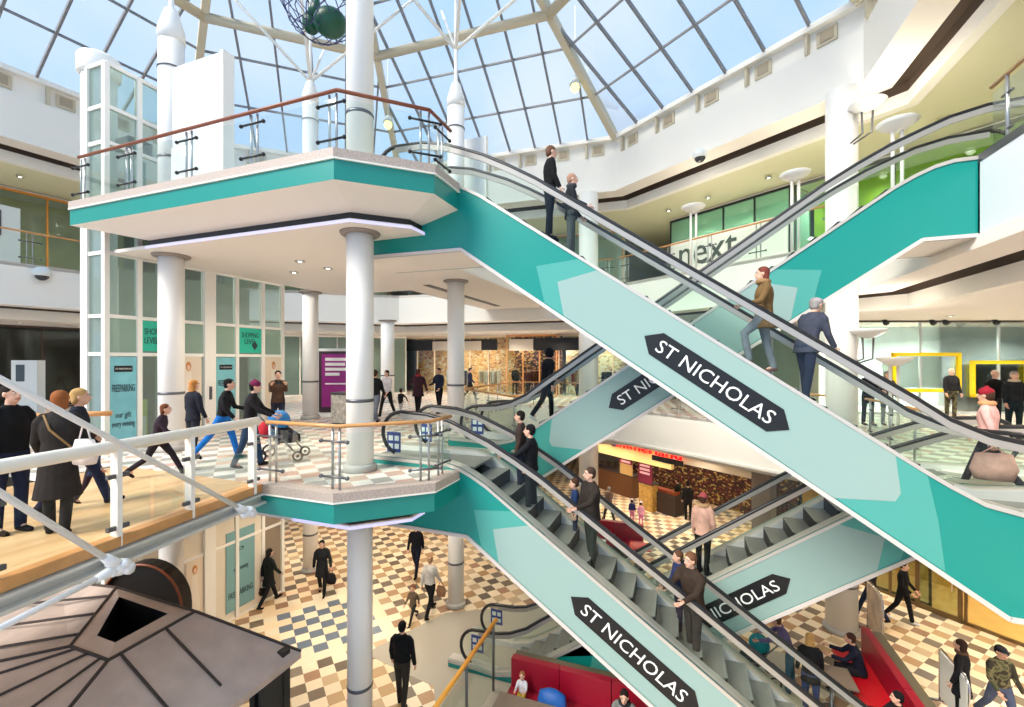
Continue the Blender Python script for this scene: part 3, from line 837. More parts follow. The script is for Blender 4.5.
    a = Pm([(3.6, -5.30), (5.6, -5.30)]); mb.box(min(a[0][0], a[1][0]), max(a[0][0], a[1][0]), ya, yb, a[0][1] - 0.02, a[0][1])
    mb.build('landing_plate', None, root)
    # printed panels and the name plate on the near side
    yp = y0 - 0.006
    def clip_side(xa, xb, lo_off=0.09, hi_off=-0.03):
        pass
    def dz_at(x):
        for (xa, za), (xb, zb) in zip(DECK, DECK[1:]):
            if xa <= x <= xb: return za + (zb - za) * (x - xa) / (xb - xa)
    def bz_at(x):
        for (xa, za), (xb, zb) in zip(BOT, BOT[1:]):
            if xa <= x <= xb: return za + (zb - za) * (x - xa) / (xb - xa)
    def graphic(l, r, m, y, nm):
        (lx, lz), (lx2, ltop), (lbx) = l
        top = [(x, dz_at(x) - 0.035) for x in [lx2] + [v for v in (-1, 0.5, 2, 2.6) if v > lx2] + [r[0]]]
        bot = [(x, bz_at(x) + 0.085) for x in [r[2], 1.0, 0.0, lbx]]
        poly = [(lx, lz)] + top + [(r[1][0], r[1][1])] + bot
        o = MB().use(m).prism_y(Pm(poly), y, y0 + 0.001).build(nm, None, root); return o
    s = sh; q = lambda x: deck_z(x) - deck_z(x - s) if False else -SL * s
    sx = s
    graphic(((-2.33 + sx, 9.0 - U + q(0)), (-1.55 + sx, 0), -2.18 + sx), (min(3.06 + sx, 3.28), (min(3.18 + sx, 3.42), 5.25 - U + q(0)), min(3.25 + sx, 3.5)), TEALM, yp, 'printed_panel')
    # pale area: its lower edge at the far end is level, so the polygon is cut there
    e = Pm([(-1.95 + sx, 8.70 - U + q(0)), (-1.25 + sx, dz_at(-1.25 + sx) - 0.035), (0 + sx, dz_at(sx) - 0.035), (2.72 + sx, dz_at(min(3.0, 2.72 + sx)) - 0.035), (2.78 + sx, 5.58 - U + q(0)), (2.72 + sx, 5.47 - U + q(0)),
            (2.03 + sx, 5.44 - U + q(0)), (1 + sx, bz_at(1 + sx) + 0.085), (-1.84 + sx, bz_at(-1.84 + sx) + 0.085)])
    pp = MB().use(TEALP).prism_y(e, yp - 0.004, y0 - 0.002).build('printed_panel', None, root)
    # black arrow-ended plate
    if mirror: dirv = Vector((SL, 0, 1)); xd = Vector((1, 0, SL)).normalized()
    else: xd = Vector((1, 0, -SL)).normalized()
    ud = Vector((-xd.z, 0, xd.x)); c = Pm([(0.48 + sx, 7.06 - U + q(0))])[0]
    cv = Vector((c[0], yp - 0.012, c[1]))
    hex_ = [(-1.22, 0), (-1.0, 0.2), (1.0, 0.2), (1.22, 0), (1.0, -0.2), (-1.0, -0.2)]
    pts = [cv + xd * a + ud * b for a, b in hex_]
    pl = MB().use(BLACK).prism_y([(p.x, p.z) for p in pts], yp - 0.014, yp).build('name_plate', None, root)
    pl['label'] = 'black arrow-ended plate with white lettering'
    text_mesh('lettering', 'ST NICHOLAS', 0.3, LETTER, pl, plane_T((cv.x, yp - 0.0145, cv.z), xd, ud), 0.003, width=1.93, height=0.205)
    return root
E1 = escalator('upper escalator descending to the right in front, from the upper platform', False, U, 7.47, 1.45, 0.0)
E2 = escalator('upper escalator rising to the right behind the front one, up to the white balcony', True, U, 9.6, 1.45, 0.0)
E3 = escalator('lower escalator descending to the right in front, from the middle platform', False, M + 0.03, 7.47, 1.45, -1.31, dx=0.12)
E4 = escalator('lower escalator rising to the right from the ground floor, behind the front one', True, M - 0.02, 9.6, 1.45, -1.31, dx=0.0)
def esc_z(x, mirror, top):
    xs = (0.09 - x) if mirror else x
    i = math.floor((xs + 3.75) / 0.36); xx = -3.75 + 0.36 * i
    return top + deck_z(xx) - 0.20
# ---------------------------------------------------------------- balustrades
def balustrade(label, path, z, railm, h=1.05, posts=(), glass_=True, rail_r=0.032, style='pair', group=None, clampm=None, gm_=None, gtop=0.12):
    """glass balustrade along a path: handrail, panes, upright posts with clamps. posts: (segment, fraction)"""
    t = thing('balustrade', label, 'balustrade', (path[0][0], path[0][1], z), 0, group)
    MB().use(railm).tube([(x, y, z + h) for x, y in path], rail_r, 10).build('handrail', None, t)
    if glass_:
        for (x0, y0), (x1, y1) in zip(path, path[1:]):
            d = Vector((x1 - x0, y1 - y0, 0)); L = d.length; d.normalize(); n = max(1, round(L / 1.7))
            for i in range(n):
                a = Vector((x0, y0, 0)) + d * (L * i / n + 0.03); b = Vector((x0, y0, 0)) + d * (L * (i + 1) / n - 0.03)
                MB().use(gm_ or GLASS).bar((a.x, a.y, z + (0.09 + h - gtop) / 2), (b.x, b.y, z + (0.09 + h - gtop) / 2), 0.012, h - gtop - 0.09).build('glass_panel', None, t)
    for sg, fr in posts:
        (x0, y0), (x1, y1) = path[sg], path[sg + 1]
        d = Vector((x1 - x0, y1 - y0, 0)); L = d.length; d.normalize(); nrm = Vector((d.y, -d.x, 0))
        p = Vector((x0, y0, 0)) + d * (L * fr)
        if style == 'pair':
            mb = MB().use(STEEL)
            for s in (-0.07, 0.07):
                q = p + d * s - nrm * 0.05; mb.tube([(q.x, q.y, z), (q.x, q.y, z + h - 0.02)], 0.02, 8)
            po = mb.build('post', None, t)
            for zz in (0.22, 0.78):
                mb = MB().use(clampm or STEELD)
                a = p - d * 0.26; b = p + d * 0.26
                mb.tube([(a.x, a.y, z + zz), (b.x, b.y, z + zz)], 0.018, 6)
                mb.ell((a.x, a.y, z + zz), 0.034, 0.034, 0.034, 8, 6); mb.ell((b.x, b.y, z + zz), 0.034, 0.034, 0.034, 8, 6)
                mb.build('clamp', None, po)
        elif style == 'single':
            po = MB().use(STEEL).tube([(p.x, p.y, z), (p.x, p.y, z + h - 0.02)], 0.024, 8).build('post', None, t)
            for zz in (0.25, 0.8):
                a = p - d * 0.12; b = p + d * 0.12; MB().use(clampm or STEELD).tube([(a.x, a.y, z + zz), (b.x, b.y, z + zz)], 0.02, 6).build('clamp', None, po)
        else:       # flat white posts
            po = MB().use(WHITE).bar((p.x, p.y, z - 0.1), (p.x, p.y, z + h - 0.02), 0.05, 0.13).build('post', None, t)
            for zz in (0.12, 0.72):
                a = p + nrm * 0.02 - d * 0.12; b = p + nrm * 0.02 + d * 0.12; MB().use(STEELD).bar((a.x, a.y, z + zz), (b.x, b.y, z + zz), 0.04, 0.05).build('clamp', None, po)
    return t
ins = lambda pts, d=0.12: offset_poly(pts, d)
ub = ins([(-11.75, 5.53), B_, C_, (-3.84, 7.4)])
balustrade('balustrade with dark wooden handrail round the upper teal platform', ub, U, WOODD, 0.98,
           [(0, 0.008), (0, 0.231), (0, 0.488), (0, 0.731), (0, 0.982), (1, 0.95), (2, 0.6)], clampm=BLACK)
mbp = ins([(-6.5, 5.53), B_, C_, (-3.84, 7.4)])
balustrade('balustrade with pale wooden handrail round the middle teal platform', mbp, M, WOOD, 1.02,
           [(0, 0.06), (0, 0.96), (1, 0.95), (2, 0.6)])
balustrade('bridge balustrade with a thick white tubular handrail', [(-5.35, -1.5), (-6.47, 5.45)], M, WHITE, 1.06,
           [(0, 0.30), (0, 0.53), (0, 0.69), (0, 0.825), (0, 0.985)], style='flat', rail_r=0.072, gtop=0.45)
balustrade('short balustrade with pale wooden handrail on the far side of the bridge', [(-10.9, 4.6), (-10.3, 5.2), (-10.1, 5.35)], M, WOOD, 1.05, [(0, 0.5)], style='single', rail_r=0.05)
balustrade('far side balustrade of the bridge running towards the viewpoint', [(-10.9, 4.6), (-10.3, 3.2), (-10.2, -1.5)], M, WOOD, 1.05, [(1, 0.1), (1, 0.4)], style='single', rail_r=0.04)
PR, LR = GA['wall_right']; PB, LB = GA['wall_back']; PC, LC = GA['wall_corner']; PL, LL = GA['wall_left']
def pth(P, a, b, o=0.1): 
    p, q = P(a, o, 0), P(b, o, 0); return [(p[0], p[1]), (q[0], q[1])]
balustrade('upper gallery balustrade in front of the mint glass shop', pth(PR, 0.3, LR - 0.1)[::-1], U, WOOD, 1.15, [(0, f) for f in (0.05, 0.3, 0.5, 0.7, 0.95)])
balustrade('upper gallery balustrade along the back of the atrium', pth(PB, 0.1, 6.0)[::-1] if False else pth(PB, 0.1, 2.6)[::-1], U, WOOD, 1.15, [(0, f) for f in (0.1, 0.5, 0.9)])
balustrade('upper gallery balustrade at the left end of the back wall', pth(PB, 6.3, LB - 0.1)[::-1], U, WOOD, 1.15, [(0, f) for f in (0.1, 0.5, 0.9)])
balustrade('upper gallery balustrade along the far left wall', pth(PL, 0.2, LL)[::-1], U, WOOD, 1.1, [(0, f) for f in (0.1, 0.3, 0.5, 0.7, 0.9)])
balustrade('upper gallery balustrade on the far left corner', pth(PC, 0.2, LC - 0.2)[::-1], U, WOOD, 1.1, [(0, f) for f in (0.1, 0.5, 0.9)])
balustrade('middle gallery balustrade below the mint glass shop', pth(PR, 0.3, LR - 0.1)[::-1], M, WOOD, 1.05, [(0, f) for f in (0.1, 0.35, 0.6, 0.85)])
balustrade('middle gallery balustrade in front of the orange shops', [(-7.1, 14.2), (-7.1, 19.5), (-2.7, 19.75)], M, WOOD, 1.05, [(0, 0.2), (0, 0.6), (1, 0.2), (1, 0.7)], style='single')
balustrade('balustrade beside the foot of the rising upper escalator', [(-3.95, 11.35), (-7.1, 14.2)], M, WOOD, 1.05, [(0, 0.1), (0, 0.5)], style='single')
balustrade('upper balustrade with wooden handrail on the white balcony at the right', [(4.72, 9.5), (4.72, 2.0)], U + 0.05, WOOD, 1.1, [(0, 0.05), (0, 0.25), (0, 0.5)], style='single')
balustrade('middle floor balustrade beside the landing where the front escalator ends', [(4.55, 14.2), (4.55, 11.3)], M, WOOD, 1.05, [(0, 0.1), (0, 0.5), (0, 0.9)], style='single')

# white balcony on the right where the rear escalator arrives
mb = MB().use(mat('balcony_white', (240, 240, 242), 0.4)).box(4.6, 4.7, 2.0, 9.62, 9.3, U - 0.02).box(4.6, 4.75, 9.55, 9.62, 9.3, U - 0.02)
mb.use(WHITE).box(4.57, 4.75, 2.0, 9.63, 9.22, 9.42)
mb.use(STEELD).box(4.595, 4.72, 2.0, 9.6, U - 0.02, U + 0.12)
struct(mb.build('balcony'))

# ---------------------------------------------------------------- shops
def bxP(mb, P, t0, t1, o0, o1, z0, z1):
    vs = [P(t, o, z) for t in (t0, t1) for o in (o0, o1) for z in (z0, z1)]
    return mb.add(vs, [(0, 1, 3, 2), (4, 6, 7, 5), (0, 4, 5, 1), (2, 3, 7, 6), (0, 2, 6, 4), (1, 5, 7, 3)])
LIME = mat('lime_wall', (172, 206, 20), 0.5, noise=0.12, nscale=2)
MINT = glass('shop_glass_mint', (220, 244, 230), 0.08, 0.3, (176, 226, 202))
CLEAR = glass('shop_glass', (234, 244, 242), 0.10)
PALEW = mat('shop_white', (236, 240, 236), 0.5)
NX = LR - 0.6
# the next shop: mint glass above, white screen behind
shopfront(PR, LR, 3.9, LR + 0.5, U, 14.24, 4.4, mat('mint_wall', (190, 230, 208), 0.6), 'window_1', 4, BLACK, MINT, depth=1.6)
shopfront(PR, LR, -5.5, 3.8, U, 14.24, 4.6, LIME, 'window_2', 3, STEELD, CLEAR, depth=1.6)
def bxP_(mb, P, t0, t1, o0, o1, z0, z1):
    vs = [P(t, o, z) for t in (t0, t1) for o in (o0, o1) for z in (z0, z1)]
    return mb.add(vs, [(0, 1, 3, 2), (4, 6, 7, 5), (0, 4, 5, 1), (2, 3, 7, 6), (0, 2, 6, 4), (1, 5, 7, 3)])
scr = bxP(MB().use(PALEW), PR, 3.95, LR + 0.45, 4.34, 4.38, U + 0.05, U + 2.5).build('shop_screen')
tag(scr, 'white shop window screen with large dark lettering under mint glass', 'sign')
a, b = Vector(PR(LR, 0, 0)), Vector(PR(0, 0, 0)); dx_ = (b - a).normalized()
text_mesh('lettering', 'next', 1.3, mat('sign_grey', (70, 84, 80), 0.5), scr, plane_T(PR(7.45, 4.33, U + 1.72), dx_, (0, 0, 1)), 0.02, width=2.9, height=1.0)
# other upper walls
UW = mat('gallery_wall', (214, 196, 150), 0.6, noise=0.1, nscale=2)
shopfront(PB, LB, 0, LB, U, 14.24, 4.6, mat('back_gallery_wall', (226, 220, 196), 0.6), 'window_3', 8, WOOD, CLEAR, depth=1.5)
shopfront(PL, LL, 0, LL, U, 14.24, 4.6, UW, 'window_4', 6, mat('orange_frame', (214, 140, 52), 0.5), CLEAR, depth=1.5)
shopfront(PC, LC, 0, LC, U, 14.24, 4.6, UW, 'window_5', 6, WOOD, CLEAR, depth=1.5)
# middle floor shops
OR_ = goods('orange_shop_display', (232, 176, 110), [(226, 160, 96), (246, 216, 176), (190, 120, 76), (236, 190, 130)], 6)
OR2 = goods('dark_shop_display', (120, 64, 44), [(70, 40, 32), (190, 110, 60), (60, 30, 28), (226, 180, 120)], 9)
PALEG = goods('clothes_display', (236, 214, 176), [(246, 226, 198), (150, 120, 96), (222, 180, 130), (200, 160, 130), (240, 228, 208)], 5)
shopfront(PB, LB, 6.6, LB + 3, M, 8.8, 5.0, OR_, 'window_6', 6, mat('pale_frame', (232, 214, 184), 0.5), CLEAR, depth=2.2)
shopfront(PB, LB, 3.6, 6.5, M, 8.8, 4.6, OR2, 'window_7', 3, mat('timber_frame', (222, 160, 96), 0.5), CLEAR, depth=1.6)
shopfront(PB, LB, -2.4, 3.5, M, 8.8, 4.8, PALEG, 'window_8', 4, mat('pale_frame2', (226, 206, 178), 0.5), CLEAR, depth=2.0)
mb = MB().use(BLACK); bxP(mb, PB, 7.2, LB + 2.6, 4.9, 4.98, 7.95, 8.6); bxP(mb, PB, -2.0, 6.2, 4.5, 4.58, 7.9, 8.6)
struct(mb.build('trim_8'))
SGW = mat('sign_cream', (206, 198, 184), 0.6)
for q, lab in (((8.2, 11.4, 4.86, 4.9, 7.95, 8.5), 'long pale blank fascia panel above the orange shop behind the far column'), ((4.9, 6.3, 4.42, 4.5, 7.9, 8.55), 'short pale blank fascia panel above the timber-framed shop')):
    tag(bxP(MB().use(SGW), PB, *q).build('shop_sign'), lab, 'sign')
shopfront(PR, LR, 3.6, LR, M, 8.8, 4.6, mat('putty_wall', (176, 176, 156), 0.6, noise=0.08, nscale=1), 'window_9', 5, STEEL, CLEAR, depth=1.5)
shopfront(PL, LL, -1, LL, M, 8.8, 5.0, mat('dark_unit', (78, 60, 52), 0.7), 'window_10', 5, BROWN, CLEAR, depth=1.5)
shopfront(PC, LC, -1, LC, M, 8.8, 5.0, mat('pale_unit', (226, 218, 204), 0.7), 'window_11', 5, WHITE, CLEAR, depth=0.25)
# ground floor shops
BR = goods('chocolate_shop_display', (70, 24, 26), [(52, 20, 22), (120, 84, 40), (58, 40, 30), (190, 160, 90), (40, 26, 24), (110, 40, 40)], 8)
def t_at(px, o):
    r = ray(px, 0); A = Vector(PR(0, o, 0)); dd = Vector(PR(1, o, 0)) - A
    den = dd.x * r[1] - dd.y * r[0]; return (A.y * r[0] - A.x * r[1]) / den
shopfront(PR, LR, 4.6, 14.2, G, 3.4, 3.2, BR, 'window_12', 1, mat('maroon_frame', (84, 24, 30), 0.5), None, depth=3.5)
struct(bxP(MB().use(mat('grey_pier', (128, 118, 112), 0.6)), PR, 3.9, 4.6, 2.9, 3.4, 0, 3.5) .build('wall_pier')) if 'bxP' in globals() else None
shopfront(PR, LR, -0.5, 3.9, G, 3.4, 3.4, mat('orange_display', (236, 180, 96), 0.5, noise=0.15, nscale=2), 'window_13', 2, BROWN, CLEAR, depth=2.0)
mb = MB().use(mat('yellow_fascia', (244, 220, 146), 0.5)); bxP(mb, PR, t_at(672, 3.0), 14.0, 2.95, 3.15, 2.35, 3.5)
mb.use(mat('cream_lintel', (226, 214, 190), 0.5)); bxP(mb, PR, 4.6, t_at(672, 3.0), 2.95, 3.15, 2.75, 3.5)
struct(mb.build('trim_9'))
REDN = mat('red_neon', (255, 20, 24), 0.4, emit=1.1)
ta, tb_ = t_at(603, 2.85), t_at(682, 2.85)
sg = bxP(MB().use(BLACK), PR, tb_, tb_ + 1.7, 2.9, 2.95, 2.62, 2.86).build('shop_sign')
tag(sg, 'glowing red lettered sign over the chocolate shop on the ground floor', 'sign')
text_mesh('lettering', 'Wimmerland', 0.6, REDN, sg, plane_T(PR((ta + tb_) / 2, 2.82, 3.12), dx_, (0, 0, 1)), 0.04, width=abs(ta - tb_), height=0.42)
bd_ = MB().use(mat('badge_yellow', (250, 214, 60), 0.5)); p0 = Vector(PR(t_at(614, 2.8), 2.8, 3.1)); bd_.ell(p0, 0.2, 0.2, 0.14); bd_.use(mat('badge_blue', (60, 50, 150), 0.5)).ell(p0 + Vector((0.02, -0.03, -0.09)), 0.19, 0.19, 0.1); bd_.build('badge', None, sg)
PURP = mat('plum_poster', (120, 30, 58), 0.5)
for i, (px, z0, z1, c, lab) in enumerate(((626, 1.5, 2.5, mat('gold_poster', (176, 140, 84), 0.5), 'gold and plum poster hanging in the chocolate shop, left one'), (645, 1.35, 2.35, PURP, 'plum poster with pink lines hanging in the chocolate shop, right one'))):
    t = t_at(px, 3.1)
    o = bxP(MB().use(c), PR, t - 0.42, t + 0.42, 3.1, 3.13, z0, z1).build('hanging_poster'); tag(o, lab, 'poster')
    if i == 0: bxP(MB().use(PURP), PR, t - 0.42, t + 0.42, 3.08, 3.1, z1 - 0.45, z1).build('printed_header', None, o)
    mb = MB().use(mat('poster_pink', (226, 170, 180), 0.6))
    for k in range(3 if i else 2): bxP(mb, PR, t - 0.3, t + 0.3, 3.065, 3.08, z1 - 0.2 - 0.18 * k, z1 - 0.1 - 0.18 * k)
    mb.build('printed_lines', None, o)
# counter island and kiosk displays in the shop
tc_ = t_at(664, 3.6)
ct = thing('shop_counter', 'dark sweet counter with glass top in the chocolate shop', 'counter', PR(tc_, 3.8, 0))
bxP(MB().use(mat('counter_dark', (52, 40, 36), 0.5)), PR, tc_ - 0.7, tc_ + 0.7, 3.5, 4.2, 0.0, 0.95).build('cabinet', None, ct)
bxP(MB().use(CLEAR), PR, tc_ - 0.7, tc_ + 0.7, 3.5, 4.1, 0.95, 1.3).build('glass_case', None, ct)
bxP(MB().use(mat('orange_goods', (206, 84, 40), 0.6)), PR, tc_ - 0.6, tc_ + 0.6, 3.65, 4.0, 0.96, 1.1).build('sweets', None, ct)
tc_ = t_at(646, 3.2)
ct = thing('shop_counter', 'golden display unit beneath the plum poster in the chocolate shop', 'counter', PR(tc_, 3.2, 0))
bxP(MB().use(mat('gold_unit', (186, 146, 72), 0.5, noise=0.35, nscale=8)), PR, tc_ - 0.4, tc_ + 0.4, 3.15, 3.6, 0.0, 1.3).build('cabinet', None, ct)
bxP(MB().use(mat('counter_dark', (52, 40, 36), 0.5)), PR, tc_ - 0.44, tc_ + 0.44, 3.1, 3.65, 1.3, 1.36).build('worktop', None, ct)
tc_ = t_at(613, 4.2)
ct = thing('shop_counter', 'long brown counter at the left end of the chocolate shop', 'counter', PR(tc_, 4.2, 0))
bxP(MB().use(mat('brown_counter', (116, 74, 46), 0.5)), PR, tc_ - 1.6, tc_ + 1.6, 4.0, 4.6, 0.0, 1.15).build('cabinet', None, ct)
bxP(MB().use(mat('counter_dark', (52, 40, 36), 0.5)), PR, tc_ - 1.65, tc_ + 1.65, 3.95, 4.65, 1.15, 1.2).build('worktop', None, ct)
# other ground walls
shopfront(PB, LB, 4.5, LB, G, 3.4, 3.6, goods('dim_display', (110, 96, 80), [(70, 60, 52), (160, 130, 100), (54, 44, 40), (190, 170, 140)], 7), 'window_14', 8, BROWN, CLEAR, depth=2.0)
shopfront(PC, LC, -1, LC + 1, G, 3.4, 2.0, goods('dim_display2', (96, 84, 70), [(70, 60, 52), (130, 110, 84), (54, 44, 40)], 7), 'window_15', 6, BROWN, CLEAR, depth=2.0)
# glazed orange doors on the right of the ground floor
def PG(t, o, z):
    A = Vector((6.0, 17.5, 0)); d = Vector((0.74, -0.67, 0)).normalized(); n = Vector((-d.y, d.x, 0)); v = A + d * t + n * o; return (v.x, v.y, z)
shopfront(PG, 9, -1.5, 9, G, 3.5, 0.0, mat('amber_wall', (236, 168, 62), 0.5, noise=0.1, nscale=2), 'window_16', 6, mat('bronze_frame', (120, 96, 60), 0.4, 0.3), CLEAR, depth=2.4)
struct(bxP(MB().use(mat('amber_floor', (226, 176, 100), 0.4)), PG, -1.5, 9, 0.0, 2.4, 0.0, 0.01).build('floor_shop'))
struct(bxP(MB().use(WARMW), PG, -2.5, 10, -1.5, 3, 3.45, 3.55).build('ceiling_shop'))
dr = thing('glass_door', 'amber-lit glass door with bronze frame, standing ajar behind the walker', 'door', PG(1.3, -0.03, 0))
MB().use(mat('bronze_frame', (120, 96, 60), 0.4)).bar(PG(0.9, -0.05, 1.2), PG(1.0, -0.05, 1.2), 0.05, 2.4).bar(PG(1.85, -0.05, 1.2), PG(1.95, -0.05, 1.2), 0.05, 2.4).bar(PG(0.9, -0.05, 2.38), PG(1.95, -0.05, 2.38), 0.05, 0.08).bar(PG(0.9, -0.05, 0.08), PG(1.95, -0.05, 0.08), 0.05, 0.14).build('frame', None, dr)
MB().use(CLEAR).bar(PG(0.98, -0.05, 1.2), PG(1.87, -0.05, 1.2), 0.01, 2.3).build('pane', None, dr)
MB().use(STEEL).tube([PG(1.75, -0.12, 0.8), PG(1.75, -0.12, 1.4)], 0.015, 6).build('handle', None, dr)
# middle floor shop on the right with yellow frames
def PY(t, o, z):
    X = 12.6 + t; Y = 17.2 + o; x, y = cam_xy(X, Y); return (x, y, z)
GRB = mat('grey_blue_wall', (214, 230, 236), 0.5, noise=0.12, nscale=1.2)
shopfront(PY, 10, 0, 12, M, 8.98, 0.0, GRB, 'window_17', 4, mat('pale_steel_frame', (206, 214, 216), 0.4, 0.2), CLEAR, depth=3.0)
struct(bxP(MB().use(WARMW), PY, -2, 13, -4.5, 3.2, 8.98, 9.05).build('ceiling_shopfront'))
struct(bxP(MB().use(BROWN), PY, -0.2, 12.2, -0.25, -0.05, 8.8, 8.98).build('trim_10'))
YEL = mat('yellow_frame', (250, 216, 20), 0.45)
for i, (t0, t1, z0, z1, lab) in enumerate(((1.85, 4.45, 6.15, 7.65, 'large yellow picture frame in the grey shop window'), (4.85, 7.05, 5.95, 7.35, 'yellow frame in the grey shop window behind the bald man'))):
    fr = thing('wall_picture', lab, 'frame', PY((t0 + t1) / 2, -0.1, z0))
    mb = MB().use(YEL)
    for q in ((t0, t1, z0, z0 + 0.13), (t0, t1, z1 - 0.13, z1), (t0, t0 + 0.13, z0, z1), (t1 - 0.13, t1, z0, z1)): bxP(mb, PY, q[0], q[1], -0.14, -0.04, q[2], q[3])
    mb.build('border', None, fr)
    bxP(MB().use(mat('screen_white', (232, 240, 244), 0.4)), PY, t0 + 0.13, t1 - 0.13, 0.5, 0.52, z0 + 0.13, z1 - 0.13).build('backing', None, fr) if i == 0 else None
mb = MB().use(mat('shop_cabinet', (90, 100, 104), 0.5))
dk = thing('display_cabinet', 'dark display cabinet inside the grey shop behind the second yellow frame', 'cabinet', PY(6.8, 0.8, M))
bxP(mb, PY, 5.6, 8.0, 0.8, 1.3, M, 7.2).build('body', None, dk)
bxP(MB().use(CLEAR), PY, 5.7, 7.9, 0.77, 0.79, M + 0.6, 7.1).build('door', None, dk)
for i, px in enumerate((885, 932, 945, 995)):
    X = (px - 512) / FPX * 16.6; x, y = cam_xy(X, 16.6)
    s = thing('track_spotlight', 'black ceiling spotlight above the grey shop window, %s from the thick column' % ('nearest', 'second', 'third', 'fourth')[i], 'spotlight', (x, y, 8.98), 0, 'shopfront spotlights')
    MB().use(BLACK).tube([(x, y, 8.98), (x, y, 8.82)], 0.03, 6).build('stem', None, s)
    MB().use(BLACK).tube([(x, y - 0.12, 8.72), (x, y + 0.1, 8.84)], [0.1, 0.075], 10).build('head', None, s)

# ---------------------------------------------------------------- glazed lift fronts
XL = -11.9
ys = [6.19, 6.84, 7.36, 8.5, 9.32, 10.18, 10.9]
lf = thing('lift_enclosure', 'white framed glass lift enclosure two storeys high at the left', 'lift', (XL, 8.5, G)); lf['kind'] = 'structure'
ZT = 13.95
lev = [0.0, 2.2, 3.0, 4.3, M, 7.5, 8.35, 9.75, U, 12.2, 13.0, ZT]
mb = MB().use(WHITE)
for y in ys: mb.box(XL - 0.05, XL + 0.07, y - 0.05, y + 0.05, 0, ZT if y < 7.5 else 9.75)
mb.box(XL - 0.06, XL + 0.1, 8.36, 8.66, 0, 9.75)
for z in lev: mb.box(XL - 0.04, XL + 0.05, ys[0], 7.4 if z > 9.8 else ys[-1], z - 0.04, z + 0.04)
# the return face to the left and the rear
for x in (-12.5,): mb.box(x - 0.05, x + 0.05, 6.13, 6.25, 0, ZT)
for z in lev: mb.box(-12.5, XL, 6.15, 6.23, z - 0.04, z + 0.04)
mb.build('frame', None, lf)
for j in range(len(ys) - 1):
    for i in range(len(lev) - 1):
        if lev[i] >= 9.7 and j > 1: continue
        if lev[i + 1] - lev[i] < 0.5: continue
        g_ = GLASSF if i in (1, 5) else GLASSG
        if i < 4: g_ = mat('lift_taupe', (150, 134, 116), 0.4) if j >= 5 else mat('lift_cream_panel', (232, 220, 200), 0.4)
        MB().use(g_).box(XL - 0.01, XL + 0.01, ys[j] + 0.05, ys[j + 1] - 0.05, lev[i] + 0.04, lev[i + 1] - 0.04).build('glass_panel', None, lf)
mb = MB().use(GLASSG)
for i in range(len(lev) - 1): mb.box(-12.45, XL - 0.05, 6.18, 6.2, lev[i] + 0.04, lev[i + 1] - 0.04)
mb.build('side_glass', None, lf)
mb = MB().use(mat('lift_interior', (176, 176, 160), 0.6)).box(-13.4, -13.3, 7.2, 10.9, 0, 9.7)
mb.build('back_wall', None, lf)
MB().use(STEELD).box(-12.5, -12.0, 6.7, 7.2, 12.3, 12.6).build('car_roof', None, lf)
MB().use(TEAL).box(-12.6, -12.5, 6.95, 7.35, 11.3, 12.3).build('car_back', None, lf)
# posters and doors on the glass
SIGN = mat('shop_level_green', (46, 190, 160), 0.5); ADV = mat('parking_poster', (128, 196, 204), 0.5, noise=0.1, nscale=3)
DKT = mat('dark_print', (44, 60, 66), 0.6)
def lift_sign(y0, y1, z0, z1, m, lines, label, nm='lift_sign', head=None):
    o = MB().use(m).box(XL + 0.02, XL + 0.035, y0, y1, z0, z1).build(nm); tag(o, label, 'sign')
    H = z1 - z0
    for txt, f, sz in lines:
        text_mesh('lettering', txt, 0.2, DKT, o, plane_T((XL + 0.04, (y0 + y1) / 2, z0 + H * f), (0, 1, 0), (0, 0, 1)), 0.003, width=(y1 - y0) * sz, height=0.17 if H > 1 else 0.15)
    if head:
        hb = MB().use(BLACK).box(XL + 0.035, XL + 0.042, y0 + 0.08, y1 - 0.08, z1 - 0.34, z1 - 0.2).build('name_plate', None, o)
        text_mesh('lettering', 'ST NICHOLAS', 0.2, LETTER, hb, plane_T((XL + 0.044, (y0 + y1) / 2, z1 - 0.27), (0, 1, 0), (0, 0, 1)), 0.002, width=(y1 - y0) * 0.6)
    return o
lift_sign(6.26, 6.78, M + 0.05, 7.44, ADV, [('FREEPARKING', 0.66, 0.85), ('our gift', 0.36, 0.6), ('every evening', 0.26, 0.85)], 'blue parking poster on the lift glass nearest the viewpoint', head=True)
lift_sign(8.72, 9.26, M + 0.05, 7.44, ADV, [('FREEPARKING', 0.66, 0.85), ('our gift', 0.36, 0.6)], 'blue parking poster on the lift glass beside the women', head=True)
lift_sign(6.9, 7.3, 7.58, 8.3, SIGN, [('SHOP', 0.66, 0.75), ('LEVEL', 0.36, 0.75)], 'green SHOP LEVEL sign over the nearer lift door')
sg = lift_sign(9.38, 10.12, 7.58, 8.3, SIGN, [('SHOPPING', 0.72, 0.75), ('LEVEL', 0.46, 0.5)], 'green level sign with an arrow diamond over the further lift door')
MB().use(DKT).prism_y([(0, 0)] * 3, 0, 0) if False else None
dm = MB().use(DKT); dm.add([(XL + 0.04, 9.9, 7.66), (XL + 0.04, 10.0, 7.8), (XL + 0.04, 9.9, 7.94), (XL + 0.04, 9.8, 7.8), (XL + 0.036, 9.9, 7.66), (XL + 0.036, 10.0, 7.8), (XL + 0.036, 9.9, 7.94), (XL + 0.036, 9.8, 7.8)], [(0, 1, 2, 3), (7, 6, 5, 4), (0, 4, 5, 1), (1, 5, 6, 2), (2, 6, 7, 3), (3, 7, 4, 0)])
dm.build('arrow_mark', None, sg)
